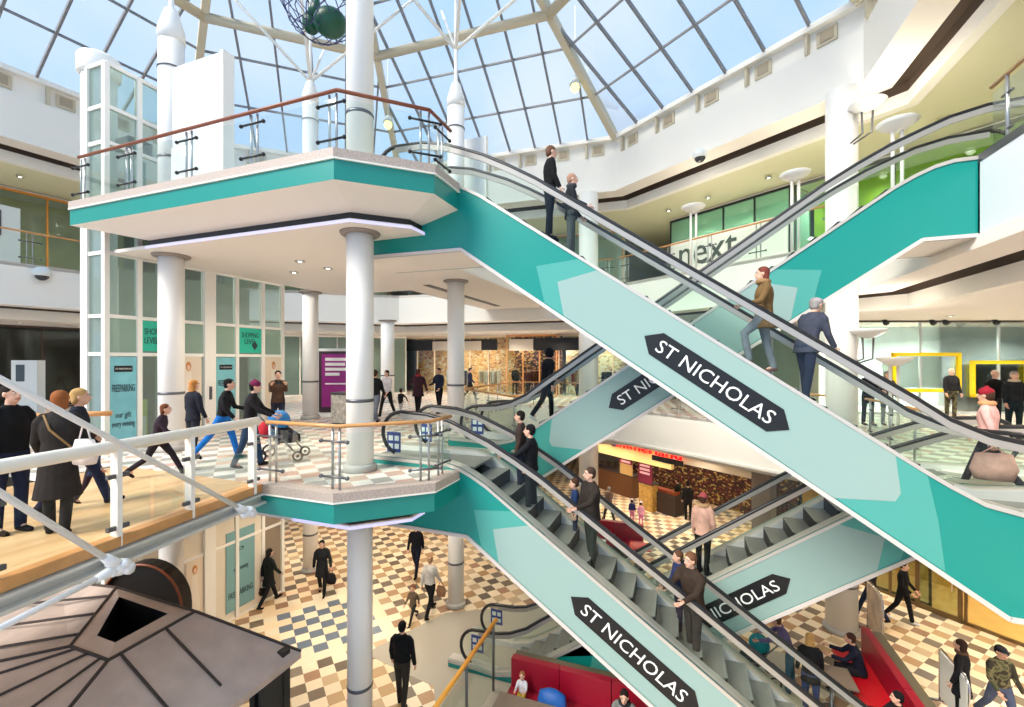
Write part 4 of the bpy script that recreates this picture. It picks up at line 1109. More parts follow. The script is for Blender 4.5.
lift_sign(9.0, 9.9, 0.25, 2.5, mat('ground_poster', (126, 170, 170), 0.5), [('P', 0.74, 0.2), ('FREE PARKING', 0.2, 0.85), ('every evening', 0.5, 0.5)], 'grey-blue parking poster on the ground floor lift front')
LDOOR = mat('lift_door_print', (232, 214, 190), 0.4)
for z0, ya, yb, lab in ((M, 7.62, 8.3, 'cream printed lift door with a figure, middle floor near door'), (M, 10.25, 10.85, 'white printed lift door with a small figure, middle floor far door'), (G, 7.9, 8.34, 'cream printed lift door with a green dress figure, ground floor')):
    o = thing('lift_door', lab, 'door', (XL, (ya + yb) / 2, z0))
    MB().use(LDOOR).box(XL + 0.03, XL + 0.05, ya, yb, z0 + 0.05, z0 + 2.15).build('leaf', None, o)
    mb = MB().use(mat('print_hair', (196, 130, 70), 0.6)); yc = (ya + yb) / 2
    mb.ell((XL + 0.052, yc, z0 + 1.9), 0.004, 0.07, 0.12, 10, 6)
    mb.use(mat('print_skin', (232, 190, 160), 0.6)).ell((XL + 0.055, yc, z0 + 1.87), 0.004, 0.045, 0.07, 10, 6)
    mb.use(mat('print_dress', (214, 206, 130) if z0 == G else (240, 226, 208), 0.6)).add([(XL + 0.056, yc - 0.07, z0 + 1.75), (XL + 0.056, yc + 0.07, z0 + 1.75), (XL + 0.056, yc + 0.14, z0 + 0.8), (XL + 0.056, yc - 0.14, z0 + 0.8)], [(0, 1, 2, 3)])
    mb.build('printed_figure', None, o)
struct(MB().use(mat('lift_recess', (120, 108, 92), 0.6)).box(XL - 0.6, XL - 0.5, 9.4, 10.1, M, 7.45).box(XL - 0.6, XL - 0.5, 6.9, 7.5, M, 7.45).build('door_1'))
vm = thing('yellow_display', 'yellow-green lit display standing in the lift lobby opening', 'display', (XL - 0.3, 7.0, M))
MB().use(mat('lime_display', (214, 220, 90), 0.5)).box(XL - 0.42, XL - 0.28, 6.88, 7.2, M, M + 1.1).build('panel', None, vm)
MB().use(PALEW).box(XL - 0.275, XL - 0.262, 6.92, 7.16, M + 0.1, M + 0.7).build('leaflet_pocket', None, vm)
bt = MB().use(STEELD).box(XL + 0.1, XL + 0.13, 8.47, 8.53, M + 1.0, M + 1.35).build('call_panel'); tag(bt, 'slim steel lift call panel on the white post', 'panel')
for k in range(2): MB().use(BLACK).tube([(XL + 0.13, 8.5, M + 1.1 + 0.15 * k), (XL + 0.14, 8.5, M + 1.1 + 0.15 * k)], 0.018, 8).build('button', None, bt)
# white display board on the upper platform
bd = thing('display_board', 'tall blank white display board on the upper platform', 'board', (-9.5, 6.6, U))
MB().use(mat('board_white', (226, 226, 224), 0.45)).box(-10.3, -8.75, 6.58, 6.72, U + 1.35, 13.7).box(-10.3, -8.75, 6.55, 6.75, U + 0.02, U + 1.33).build('panel', None, bd)
MB().use(WHITE).box(-8.78, -8.70, 6.53, 6.78, U, 13.7).build('edge_post', None, bd)

bd = thing('display_board', 'white board behind the top of the upper front escalator', 'board', (-5.9, 12.8, U))
MB().use(mat('board_white', (226, 226, 224), 0.45)).box(-6.4, -5.62, 12.75, 12.85, U + 0.02, 14.3).build('panel', None, bd)
MB().use(WHITE).box(-5.64, -5.58, 12.72, 12.88, U, 14.3).build('edge_post', None, bd)
# ---------------------------------------------------------------- lamps
def uplighter(x, y, zd, zbase, label, arm=None):
    t = thing('uplighter', label, 'lamp', (x, y, zbase), 0, 'dish uplighters')
    d = MB().use(mat('lamp_dish', (250, 248, 242), 0.4)).lathe([(0.05, zd - 0.22), (0.17, zd - 0.18), (0.34, zd - 0.08), (0.42, zd), (0.40, zd + 0.02), (0.3, zd - 0.06), (0.0, zd - 0.1)], x, y, 24).build('dish', None, t)
    if arm:
        mb = MB().use(STEELD)
        for s in (-0.12, 0.12): mb.tube([(x + s, y, zd - 0.2), (x + s * 0.8, y, zd - 0.75), (arm[0] + s * 0.3, arm[1], zd - 0.95)], 0.025, 6)
        mb.build('bracket', None, t)
    else:
        mb = MB().use(COLM)
        for s in (-0.09, 0.09): mb.tube([(x + s, y, zbase), (x + s, y, zd - 0.18)], 0.04, 8)
        mb.build('post', None, t)
    lt = bpy.data.lights.new('uplight', 'POINT'); lt.energy = 25; lt.shadow_soft_size = 0.12; lt.color = (1, 0.93, 0.8)
    o = bpy.data.objects.new('uplight', lt); COL.objects.link(o); o.location = (x, y, zd + 0.12)
for px, lab in ((692, 'dish uplighter on the upper gallery edge in front of the shop screen with dark lettering'), (794, 'dish uplighter on the upper gallery edge where the lime shop begins')):
    t = None
    r = ray(px, 0); a = P2; b = P1
    # where the sight line meets the gallery edge
    den = (b[0] - a[0]) * r[1] - (b[1] - a[1]) * r[0]
    s = (a[1] * r[0] - a[0] * r[1]) / den
    x, y = a[0] + (b[0] - a[0]) * s + 0.05, a[1] + (b[1] - a[1]) * s + 0.08
    uplighter(x, y, 12.95, U, lab)
uplighter(4.85, 13.2, 13.0, U, 'dish uplighter on a white post at the white balcony, in front of the lime shop')
uplighter(4.55, 14.1, 14.0, 13.0, 'dish uplighter bracketed high on the thick white column', (4.2, 14.4))
uplighter(4.6, 14.2, 8.15, 7.2, 'dish uplighter bracketed on the thick white column at middle floor height', (4.2, 14.5))
xq, yq = cam_xy(10.7, 12.6); uplighter(xq, yq, 7.42, M, 'dish uplighter on a post behind the two men at the rail')
def downlight(x, y, z, label, e=40, spot=True, r=0.09):  # real fixtures in the upper soffit; every other call adds fill light
    t = thing('downlight', label, 'lamp', (x, y, z), 0, 'recessed downlights')
    MB().use(STEEL).lathe([(r + 0.03, z), (r + 0.03, z - 0.02), (r, z - 0.02)], x, y, 16).build('rim', None, t)
    MB().use(BULB).lathe([(r, z - 0.012), (r * 0.5, z - 0.02)], x, y, 16).build('lens', None, t)
    lt = bpy.data.lights.new('downlight', 'SPOT'); lt.energy = e * 2.6; lt.shadow_soft_size = 0.12; lt.color = (1, 0.90, 0.76); lt.spot_size = R(155); lt.spot_blend = 0.9
    o = bpy.data.objects.new('downlight', lt); COL.objects.link(o); o.location = (x, y, z - 0.05)
for (px, py), lab in (((300, 261), 'upper of two small downlights in the soffit by the lifts'), ((294, 272), 'lower of two small downlights in the soffit by the lifts'), ((328, 268), 'warm downlight in the soffit left of the nearest column')):
    x, y = on_z(px, py, UC); downlight(x, y, UC, lab, 45)
for i, (x, y) in enumerate([(-9.0, 14.5), (-14.5, 12.5), (-6.5, 9.5)]): downlight(x, y, (MC if i == 2 or True else UC), 'added fill downlight under the middle floor', 110)  # added to warm and brighten the ground floor
for x, y in ((-9.5, 10.0), (-12.5, 16.0), (-15, 8.5)): downlight(x, y, MC, 'added fill downlight under the middle floor', 110)
for i, t in enumerate((-3.0, -0.8, 1.5, 4.0, 6.5, 8.5)):  # added fill for the right-hand galleries and upper shops
    x, y, _ = PR(t, 3.0, 0); downlight(x, y, 14.25, 'added fill downlight in the cream upper gallery ceiling', 45)
    downlight(x, y, 3.44, 'added fill downlight in front of the chocolate shop', 60)
    x, y, _ = PR(t, 5.3, 0); downlight(x, y, 14.25, 'added fill downlight inside the upper gallery shops', 50)
for i, t in enumerate((1.0, 3.5, 6.0, 8.5, 10.5)):  # added to brighten the orange shops
    x, y, _ = PB(t, 3.2, 0); downlight(x, y, 8.78, 'added fill downlight in front of the orange shops', 70)
    x, y, _ = PB(t, 6.0, 0); downlight(x, y, 8.78, 'added fill downlight inside the orange shops', 90)
for t in (1.5, 4.5, 7.5):  # added fill for the far left galleries
    x, y, _ = PL(t, 2.6, 0); downlight(x, y, 14.25, 'added fill downlight in the far left upper gallery', 45); downlight(x, y, 8.78, 'added fill downlight in the far left middle gallery', 45)
for t in (0.0, 2.5, 5, 7.5):  # added fill behind the amber glass
    x, y, _ = PG(t, 1.2, 0); downlight(x, y, 3.44, 'added fill downlight inside the amber shop', 70)
for t in (2, 5.5, 9):  # added to lift the grey shop and its yellow frames
    x, y, _ = PY(t, -2.2, 0); downlight(x, y, 8.84, 'added fill downlight before the grey shop', 130)
    x, y, _ = PY(t, 1.2, 0); downlight(x, y, 8.84, 'added fill downlight inside the grey shop', 500)
for x, y in ((7.5, 11.0), (7.5, 7.5), (10.5, 9)): downlight(x, y, 8.84, 'added fill downlight under the white balcony', 90)
for x, y in ((7.5, 13.0), (7.0, 10.5), (7.5, 8.0)): downlight(x, y, 3.48, 'added fill downlight over the lower right walkway', 110)  # added fill for the walkway and thick column
struct(MB().use(WARMW).prism([(4.7, -2), (16, -2), (16, 20), (9, 17), (4.7, 14.3)], MC, MC + 0.06).build('ceiling_lower_right'))
for t in (6.5, 9.0, 11.0, 12.6):  # added to brighten the yellow fascia and shop front
    x, y, _ = PR(t, 1.9, 0); downlight(x, y, 3.48, 'added fill downlight along the chocolate shop front', 70)
for t in (5.5, 8.0, 10.5, 12.8):
    x, y, _ = PR(t, 5.0, 0); downlight(x, y, 3.42, 'added fill downlight inside the chocolate shop', 60)

# ---------------------------------------------------------------- hanging net of green balls, sun reflector lamps
nt_ = thing('hanging_decoration', 'green balls bundled in a dark net hung under the glass roof', 'decoration', (0, 0, 0))
xh, yh = cam_xy((320 - 512) / 450 * 10.5, 10.5)
nt_.location = (xh, yh, 15.6)
gb = mat('dark_green_ball', (8, 74, 50), 0.4, noise=0.3, nscale=6)
MB().use(gb).ell((xh - 0.28, yh + 0.02, 15.32), 0.20, 0.2, 0.26).build('ball', None, nt_)
MB().use(gb).ell((xh + 0.3, yh, 15.16), 0.38, 0.36, 0.3).build('ball', None, nt_)
MB().use(gb).tube([(xh - 0.15, yh, 15.4), (xh - 0.12, yh, 15.7), (xh - 0.1, yh, 16.1)], [0.2, 0.1, 0.03], 8).build('ball', None, nt_)
mb = MB().use(mat('net_cord', (70, 70, 110), 0.6))
for i in range(14):
    an = 2 * math.pi * i / 14
    for tw in (0.55, -0.55):
        mb.tube([(xh + r_ * math.cos(an + tw * k), yh + r_ * math.sin(an + tw * k), z_) for k, (r_, z_) in enumerate(((0.35, 14.95), (0.66, 15.2), (0.9, 15.7), (1.1, 16.4), (1.2, 17.2), (0.8, 18.4), (0.05, 19.6)))], 0.012, 4)
mb.build('net', None, nt_)
MB().use(STEELD).tube([(xh, yh, 19.5), (xh, yh, 21.6)], 0.015, 5).build('cable', None, nt_)
for px, py, Y, lab in ((575, 88, 17.5, 'small yellow lamp hung from the roof beam above the man in black'), (388, 125, 19.5, 'small yellow lamp hung beside the nearest column')):
    x, y = cam_xy((px - 512) / 450 * Y, Y); z = CZ + (360 - py) * Y / 450
    t = thing('pendant_lamp', lab, 'lamp', (x, y, z), 0, 'yellow roof lamps')
    MB().use(mat('yellow_glow', (250, 236, 130), 0.4, emit=1.5)).ell((x, y, z), 0.17, 0.17, 0.17, 12, 8).build('globe', None, t)
    MB().use(PALEW).lathe([(0.22, z + 0.12), (0.12, z + 0.35), (0.03, z + 0.42)], x, y, 12).build('shade', None, t)
    MB().use(PALEW).tube([(x, y, z + 0.4), (x, y, z + 3.2)], 0.02, 5).build('cord', None, t)

# ---------------------------------------------------------------- white tie rods beside the bridge
ROD = mat('rod_white', (240, 240, 242), 0.35)
def on_edge(px, py, off=0.34):
    r = ray(px, py); k = (-6.5 + 0.1647 * 5.5 + off) / (r[0] + 0.1647 * r[1]); return Vector((r[0] * k, r[1] * k, r[2] * k + CZ))
def tie(label, node, rods):
    t = thing('tie_rod_brace', label, 'brace', tuple(node))
    for q, ext in rods:
        d = (q - node); MB().use(ROD).tube([node + d.normalized() * 0.05, node + d * ext], 0.032, 8).build('rod', None, t)
    mb = MB().use(ROD).ell(node, 0.09, 0.11, 0.09)
    for q, ext in rods: d = (q - node).normalized(); mb.tube([node + d * 0.24, node + d * 0.03], [0.042, 0.07], 8)
    mb.tube([node + Vector((-0.3, 0.06, -0.03)), node + Vector((0.1, 0.04, -0.03))], 0.055, 8)
    for k in range(5): mb.ell(node + Vector((0.09 * math.cos(k * 1.3), 0.1 * math.sin(k * 1.3), 0.05 * math.cos(k * 2.1))), 0.04, 0.04, 0.04, 8, 5)
    mb.build('cast_joint', None, t)
tie('white tie rod with a cast joint beside the bridge, at the platform end', on_edge(247, 512), [(on_edge(0, 379), 1.9)])
tie('white tie rods meeting at a cast joint above the kiosk roof', on_edge(120, 567), [(on_edge(0, 493), 2.6), (on_edge(0, 628), 1.6)])
# ---------------------------------------------------------------- kiosk with a seamed metal roof
ROOFM = mat('kiosk_roof_metal', (198, 180, 170), 0.5, 0.15, noise=0.12, nscale=2.5)
kt = thing('kiosk', 'dark kiosk with a hipped seamed metal roof and square opening, below the bridge', 'kiosk', (-8.0, 4.2, 0))
ev = [(-12.2, 1.2), (-5.65, 1.2), (-5.65, 5.55), (-12.2, 5.55)]
ri = [on_z(70, 647, 3.42), on_z(108, 661, 3.42), on_z(195, 612, 3.42), on_z(116, 588, 3.42)]
ZEK, ZRK = 2.72, 3.42
mb = MB().use(ROOFM)
for i in range(4):
    j = (i + 1) % 4
    a, b, c, d = ev[i], ev[j], ri[j], ri[i]
    mb.add([(a[0], a[1], ZEK), (b[0], b[1], ZEK), (c[0], c[1], ZRK), (d[0], d[1], ZRK)], [(0, 1, 2, 3)])
    mb.add([(a[0], a[1], ZEK), (b[0], b[1], ZEK), (b[0], b[1], ZEK - 0.1), (a[0], a[1], ZEK - 0.1)], [(3, 2, 1, 0)])
hole = [on_z(97, 637, 3.46), on_z(115, 644, 3.46), on_z(168, 615, 3.46), on_z(119, 598, 3.46)]
for i in range(4):
    j = (i + 1) % 4
    a, b, c, d = ri[i], ri[j], hole[j], hole[i]
    mb.add([(a[0], a[1], ZRK), (b[0], b[1], ZRK), (c[0], c[1], ZRK + 0.06), (d[0], d[1], ZRK + 0.06)], [(0, 1, 2, 3)])
mb.add([(p[0], p[1], ZEK - 0.1) for p in ev], [(0, 3, 2, 1)])
mb.build('roof', None, kt, fix=False)
mb = MB().use(mat('kiosk_seam', (66, 56, 52), 0.6))
def seam(a, b, w=0.022): mb.bar((a[0], a[1], a[2] + 0.01), (b[0], b[1], b[2] + 0.01), w, 0.035)
for i in range(4):
    j = (i + 1) % 4
    e0, e1 = Vector((*ev[i], ZEK)), Vector((*ev[j], ZEK)); r0, r1 = Vector((*ri[i], ZRK)), Vector((*ri[j], ZRK))
    seam(e0, r0, 0.03); seam(r0, r1, 0.028)
    n = 4
    if i == 1:
        for f in (0.12, 0.62): p = r0.lerp(r1, f); q = Vector((e0.x, p.y, ZEK)); seam(p, p.lerp(q, 0.8))
        continue
    for k in range(1, n): seam(e0.lerp(e1, k / n), r0.lerp(r1, min(1, max(0, (k / n - 0.5) * 1.3 + 0.5))))
mb.build('roof_seam', None, kt)
mb = MB().use(BLACK); mb.add([(p[0], p[1], ZRK + 0.06) for p in hole] + [(p[0], p[1], ZRK - 0.5) for p in hole], [(4, 5, 6, 7), (0, 1, 5, 4), (1, 2, 6, 5), (2, 3, 7, 6), (3, 0, 4, 7)])
mb.build('roof_opening', None, kt, fix=False)
KD = mat('kiosk_dark', (40, 42, 42), 0.4)
mb = MB().use(KD).box(-11.2, -6.1, 1.9, 5.2, 0, 1.05).box(-6.0, -5.9, 1.7, 1.8, 0, ZEK - 0.1).box(-11.2, -11.1, 5.2, 5.3, 0, ZEK - 0.1)
mb.build('counter', None, kt)
mb = MB().use(KD).box(-5.86, -5.74, 5.28, 5.42, 0, ZEK + 0.12).box(-5.8, -5.74, 4.9, 5.3, 0, ZEK - 0.1).box(-6.1, -6.0, 5.0, 5.1, 0, ZEK - 0.1)
mb.build('corner_post', None, kt)
t = thing('arched_sign_board', 'black half-round board standing behind the kiosk roof', 'sign', (-9.5, 5.9, 0))
Xc, Yc = cam_xy((142 - 512) / 450 * 8.6, 8.6)
ax = Vector((CY, SY, 0)); ny = Vector((-SY, CY, 0))
pts = [(0.78 * math.cos(R(a)), 0.85 * math.sin(R(a))) for a in range(0, 181, 10)]
pts = [(0.78, -2.6)] + pts + [(-0.78, -2.6)]
vs = []
for off in (0, 0.25):
    for u, v in pts: q = Vector((Xc, Yc, 2.62)) + ax * u + ny * off + Vector((0, 0, v)); vs.append(q)
n = len(pts)
MB().use(mat('matt_black', (30, 27, 26), 0.6)).add(vs, [tuple(range(n)), tuple(range(n, 2 * n))[::-1]] + [(i, (i + 1) % n, n + (i + 1) % n, n + i) for i in range(n)]).build('board', None, t)
mb = MB().use(WOODD); pr = [Vector((Xc, Yc, 2.62)) + ax * u + ny * -0.03 + Vector((0, 0, v)) for u, v in pts[1:-1]]
mb.tube(pr, 0.025, 6).build('rim', None, t)

# ---------------------------------------------------------------- posters, planters, cafe furniture
PU = mat('purple_poster', (150, 40, 130), 0.4, noise=0.18, nscale=1.2)
xp, yp_ = cam_xy((337 - 512) / 450 * 16.4, 16.4)
pt = thing('poster_stand', 'tall purple poster in a dark frame beside the far column', 'poster', (xp, yp_, M))
def lp(u, o, z): q = Vector((xp, yp_, 0)) + ax * u + ny * o; return (q.x, q.y, z)
def bxl(mb, f, a, b, c, d, e, g): 
    vs = [f(t, o, z) for t in (a, b) for o in (c, d) for z in (e, g)]
    return mb.add(vs, [(0, 1, 3, 2), (4, 6, 7, 5), (0, 4, 5, 1), (2, 3, 7, 6), (0, 2, 6, 4), (1, 5, 7, 3)])
bxl(MB().use(mat('poster_frame', (60, 44, 52), 0.5)), lp, -0.66, 0.75, 0, 0.15, M + 0.15, M + 2.38).build('frame', None, pt)
bxl(MB().use(PALEW), lp, -0.75, 0.82, 0.02, 0.17, M, M + 2.48).build('surround', None, pt)
po = bxl(MB().use(PU), lp, -0.55, 0.68, -0.02, 0.0, M + 0.35, M + 2.28).build('poster', None, pt)
mb = MB().use(LETTER)
for k, (a, b, z) in enumerate(((-0.42, 0.5, 2.08), (-0.42, 0.3, 1.9), (-0.42, 0.6, 1.72), (-0.42, 0.1, 1.54), (-0.42, 0.45, 1.2))): bxl(mb, lp, a, b, -0.03, -0.02, M + z - (0.05 if k < 4 else 0.03), M + z + (0.06 if k < 4 else 0.02))
mb.build('printed_lines', None, po)
xb, yb = cam_xy((345 - 512) / 450 * 14.6, 14.6)
bn = thing('litter_bin', 'pale patterned bin standing in front of the purple poster', 'bin', (xb, yb, M))
MB().use(mat('bin_print', (196, 190, 180), 0.5, noise=0.4, nscale=8)).box(xb - 0.3, xb + 0.3, yb - 0.3, yb + 0.3, M + 0.05, M + 0.95).build('body', None, bn)
MB().use(STEELD).box(xb - 0.32, xb + 0.32, yb - 0.32, yb + 0.32, M + 0.95, M + 1.02).box(xb - 0.28, xb + 0.28, yb - 0.28, yb + 0.28, M, M + 0.05).build('lid', None, bn)
def stand(px, py, w, h, label, m):
    x, y = on_z(px, py, M); o = thing('information_stand', label, 'stand', (x, y, M))
    f = lambda u, oo, z: tuple(Vector((x, y, 0)) + ax * u + ny * oo + Vector((0, 0, z)))
    bxl(MB().use(m), f, -w / 2, w / 2, 0, 0.3, M, M + h).build('body', None, o)
    bxl(MB().use(mat('stand_screen', (70, 78, 82), 0.3)), f, -w * 0.3, w * 0.02, -0.02, 0, M + h * 0.62, M + h * 0.92).build('screen', None, o)
us = PL(5.2, 2.2, 0); q_ = thing('information_stand', 'white information stand on the far left upper gallery', 'stand', (us[0], us[1], U))
MB().use(PALEW).box(us[0] - 0.2, us[0] + 0.2, us[1] - 0.55, us[1] + 0.55, U, U + 2.3).build('body', None, q_)
MB().use(mat('stand_screen', (70, 78, 82), 0.3)).box(us[0] + 0.2, us[0] + 0.22, us[1] - 0.4, us[1] + 0.05, U + 1.2, U + 2.1).build('screen', None, q_)
stand(24, 416, 0.95, 2.05, 'white information stand at the far left of the middle floor', PALEW)
# cafe banquettes
def banquette(x0, x1, y0, y1, side, label, seatm, n):
    """side: 'y' back along the far y edge, 'x' back along the far x edge"""
    t = thing('banquette', label, 'bench', ((x0 + x1) / 2, (y0 + y1) / 2, 0))
    if side == 'y':
        for i in range(n):
            a = x0 + (x1 - x0) * i / n; b = x0 + (x1 - x0) * (i + 1) / n
            MB().use(RED).box(a + 0.008, b - 0.008, y1 - 0.16, y1, 0.08, 1.05).build('backrest', None, t)
        MB().use(seatm).box(x0, x1, y0, y1 - 0.17, 0.34, 0.47).build('seat', None, t)
        MB().use(KD).box(x0 + 0.02, x1 - 0.02, y0 + 0.05, y1 - 0.18, 0, 0.34).build('plinth', None, t)
    else:
        for i in range(n):
            a = y0 + (y1 - y0) * i / n; b = y0 + (y1 - y0) * (i + 1) / n
            MB().use(RED).box(x1 - 0.16, x1, a + 0.008, b - 0.008, 0.08, 1.05).build('backrest', None, t)
        MB().use(seatm).box(x0, x1 - 0.17, y0, y1, 0.34, 0.47).build('seat', None, t)
        MB().use(KD).box(x0 + 0.05, x1 - 0.18, y0 + 0.02, y1 - 0.02, 0, 0.34).build('plinth', None, t)
    MB().use(mat('bench_cap', (96, 90, 70), 0.5)).box(*((x0, x1, y1 + 0.002, y1 + 0.24) if side == 'y' else (x1 + 0.002, x1 + 0.24, y0, y1)), 0.0, 0.98).build('ledge', None, t)
    return t
banquette(-3.35, -0.2, 8.35, 9.1, 'y', 'dark red banquette beneath the lower front escalator', RED, 3)
banquette(-3.4, -1.3, 17.2, 18.0, 'y', 'dark red banquette in front of the chocolate shop', RED, 2)
banquette(3.45, 4.2, 8.6, 12.9, 'x', 'dark red banquette with bright red seat beside the right walkway', REDB, 2)
def cafe_table(x, y, label, m=None, w=0.75):
    t = thing('cafe_table', label, 'table', (x, y, 0), 0, 'cafe tables')
    MB().use(m or mat('table_top', (122, 108, 94), 0.4)).box(x - w / 2, x + w / 2, y - 0.35, y + 0.35, 0.72, 0.75).build('tabletop', None, t)
    MB().use(STEELD).lathe([(0.22, 0), (0.2, 0.03), (0.035, 0.05), (0.035, 0.72)], x, y, 14).build('pedestal', None, t)
cafe_table(-2.75, 8.0, 'grey cafe table by the baby on the banquette', w=1.2)
cafe_table(3.0, 11.2, 'brown cafe table beside the bright red seat')
cafe_table(-2.9, 16.4, 'white cafe table in front of the far dark red banquette', PALEW)
cafe_table(-1.3, 16.6, 'red cafe table in front of the far dark red banquette', REDB)
cafe_table(3.0, 9.6, 'brown cafe table at the near end of the bright red seat')
tray = MB().use(LETTER).box(-2.45, -2.2, 7.85, 8.1, 0.752, 0.765).build('paper_napkin'); tag(tray, 'white napkin on the grey cafe table', 'napkin')
sb = MB().use(mat('blue_bag', (20, 90, 170), 0.5)); sb.rings([((-2.35, 8.55, 0.47), 0.25, 0.12), ((-2.35, 8.57, 0.62), 0.3, 0.14), ((-2.35, 8.6, 0.8), 0.26, 0.1), ((-2.35, 8.62, 0.86), 0.1, 0.04)]); tag(sb.build('bag'), 'blue bag on the dark red banquette beside the baby', 'bag')
# raised wood handrail with glass in front of the lower escalator foot
t = thing('balustrade', 'ground floor glass screen with golden wooden handrail near the escalator foot', 'balustrade', (-3.88, 8, 0))
MB().use(mat('golden_handrail', (236, 168, 64), 0.35)).tube([(-3.86, 6.1, 1.5), (-3.88, 9.42, 1.5)], 0.045, 10).build('handrail', None, t)
MB().use(GLASS).box(-3.89, -3.87, 6.2, 9.35, 0.12, 1.36).build('glass_panel', None, t)
for y in (6.5, 7.9, 9.25):
    p_ = MB().use(STEELD).tube([(-3.88, y, 0), (-3.88, y, 1.47)], 0.028, 8).build('post', None, t)
# grey floor pads at the escalator foot
struct(MB().use(mat('grey_floor_pad', (176, 168, 152), 0.5)).prism([(-7.4, 9.3), (-5.2, 8.9), (-3.2, 6.0), (-1.0, 6.0), (2.5, 9.2), (2.5, 13.0), (-4.0, 13.0), (-6.4, 11.6)], 0.0, 0.006).build('floor_pad'))
# barriers on the right
def barrier(x, y0, y1, z1, label, m, printm=None):
    t = thing('barrier_panel', label, 'barrier', (x, (y0 + y1) / 2, 0))
    MB().use(m).box(x - 0.015, x + 0.015, y0 + 0.04, y1 - 0.04, 0.12, z1 - 0.05).build('panel', None, t)
    mb = MB().use(CHROME).tube([(x, y0, 0), (x, y0, z1 - 0.12), (x, y0 + 0.12, z1), (x, y1 - 0.05, z1), (x, y1, z1 - 0.05), (x, y1, 0)], 0.022, 8)
    mb.build('frame', None, t)
    for yf in (y0, y1): MB().use(STEELD).box(x - 0.2, x + 0.2, yf - 0.03, yf + 0.03, 0, 0.02).build('foot', None, t)
barrier(5.28, 11.3, 12.35, 1.15, 'white cafe barrier panel in a chrome frame beside the woman in black', PALEW)
barrier(4.85, 14.0, 15.0, 1.35, 'pale printed board in a dark frame between the bench and the amber doors', mat('printed_board', (214, 196, 176), 0.5, noise=0.25, nscale=3))
mb = MB().use(YEL).box(4.2, 5.7, 9.42, 9.5, M + 0.0, M + 0.012)
mb.use(BLACK)
for k in range(8): 
    x = 4.25 + k * 0.18; mb.add([(x, 9.42, M + 0.014), (x + 0.08, 9.42, M + 0.014), (x + 0.14, 9.5, M + 0.014), (x + 0.06, 9.5, M + 0.014)], [(0, 1, 2, 3)])
tag(mb.build('hazard_strip'), 'yellow and black hazard strip on the floor beside the escalator landing', 'floor marking')
# direction plates at the escalator feet
for (x, y, z, lab) in ((-5.35, 7.62, M + 0.42, 'blue safety notice on the near glass at the head of the lower front escalator'), (-5.35, 8.82, M + 0.42, 'blue safety notice on the far glass at the head of the lower front escalator'),
                       (-4.5, 9.75, 0.62, 'blue safety notice on the near glass at the foot of the rising lower escalator'), (-4.5, 10.95, 0.62, 'blue safety notice on the far glass at the foot of the rising lower escalator'),
                       (-4.5, 9.75, M + 0.5, 'blue safety notice on the near glass at the foot of the rising upper escalator')):
    o = MB().use(mat('notice_blue', (44, 70, 150), 0.5)).box(x - 0.16, x + 0.16, y - 0.012, y - 0.008, z - 0.2, z + 0.2).build('safety_notice'); tag(o, lab, 'sign')
    mb = MB().use(LETTER)
    for a in (-0.09, 0.05):
        for c in (-0.13, 0.03): mb.box(x + a - 0.03, x + a + 0.07, y - 0.016, y - 0.012, z + c, z + c + 0.1)
    mb.build('pictogram', None, o)

# ---------------------------------------------------------------- pushchairs and bags
def pushchair(x, y, z, face, label, c1, c2):
    t = thing('pushchair', label, 'pushchair', (x, y, z), YAW - R(face))
    fr = MB().use(STEELD)
    for s in (-0.24, 0.24):
        fr.tube([(s, -0.42, 0.98), (s, -0.3, 0.85), (s, 0.32, 0.16)], 0.016, 6); fr.tube([(s, 0.1, 0.48), (s, -0.36, 0.12)], 0.016, 6)
    fr.tube([(-0.24, -0.42, 0.98), (0.24, -0.42, 0.98)], 0.02, 6); fr.build('frame', None, t, local=True)
    MB().use(cloth(c1)).rings([((0, 0.1, 0.36), 0.2, 0.24), ((0, 0.06, 0.5), 0.24, 0.27), ((0, -0.14, 0.72), 0.23, 0.14), ((0, -0.2, 0.86), 0.16, 0.06)], 14).build('seat', None, t, local=True)
    MB().use(cloth(c2)).ell((0, -0.08, 0.8), 0.25, 0.22, 0.22, 14, 8).build('hood', None, t, local=True)
    for s in (-0.27, 0.27):
        for yy, r in ((0.36, 0.09), (-0.36, 0.12)):
            a = [(s, yy + r * math.cos(R(k)), r + 0.012 + r * math.sin(R(k))) for k in range(0, 360, 30)]
            MB().use(RUBBER).tube(a, 0.022, 6, closed=True).tube([(s - 0.02, yy, r + 0.012), (s + 0.02, yy, r + 0.012)], 0.03, 6).build('wheel', None, t, local=True)
    return t
def handbag(p, label, c, w=0.16, h=0.24, d=0.07, strap=0.26):
    x, y, z = p
    t = thing('handbag', label, 'bag', (x, y, z - strap - h))
    MB().use(cloth(c)).rings([((x, y, z - strap - h), w * 0.8, d), ((x, y, z - strap - h * 0.6), w, d * 1.2), ((x, y, z - strap), w * 0.75, d * 0.7)], 12).build('body', None, t)
    MB().use(cloth(c)).tube([(x - w * 0.6, y, z - strap - 0.02), (x - 0.03, y, z - 0.01), (x + 0.03, y, z - 0.01), (x + w * 0.6, y, z - strap - 0.02)], 0.01, 6).build('handle', None, t)

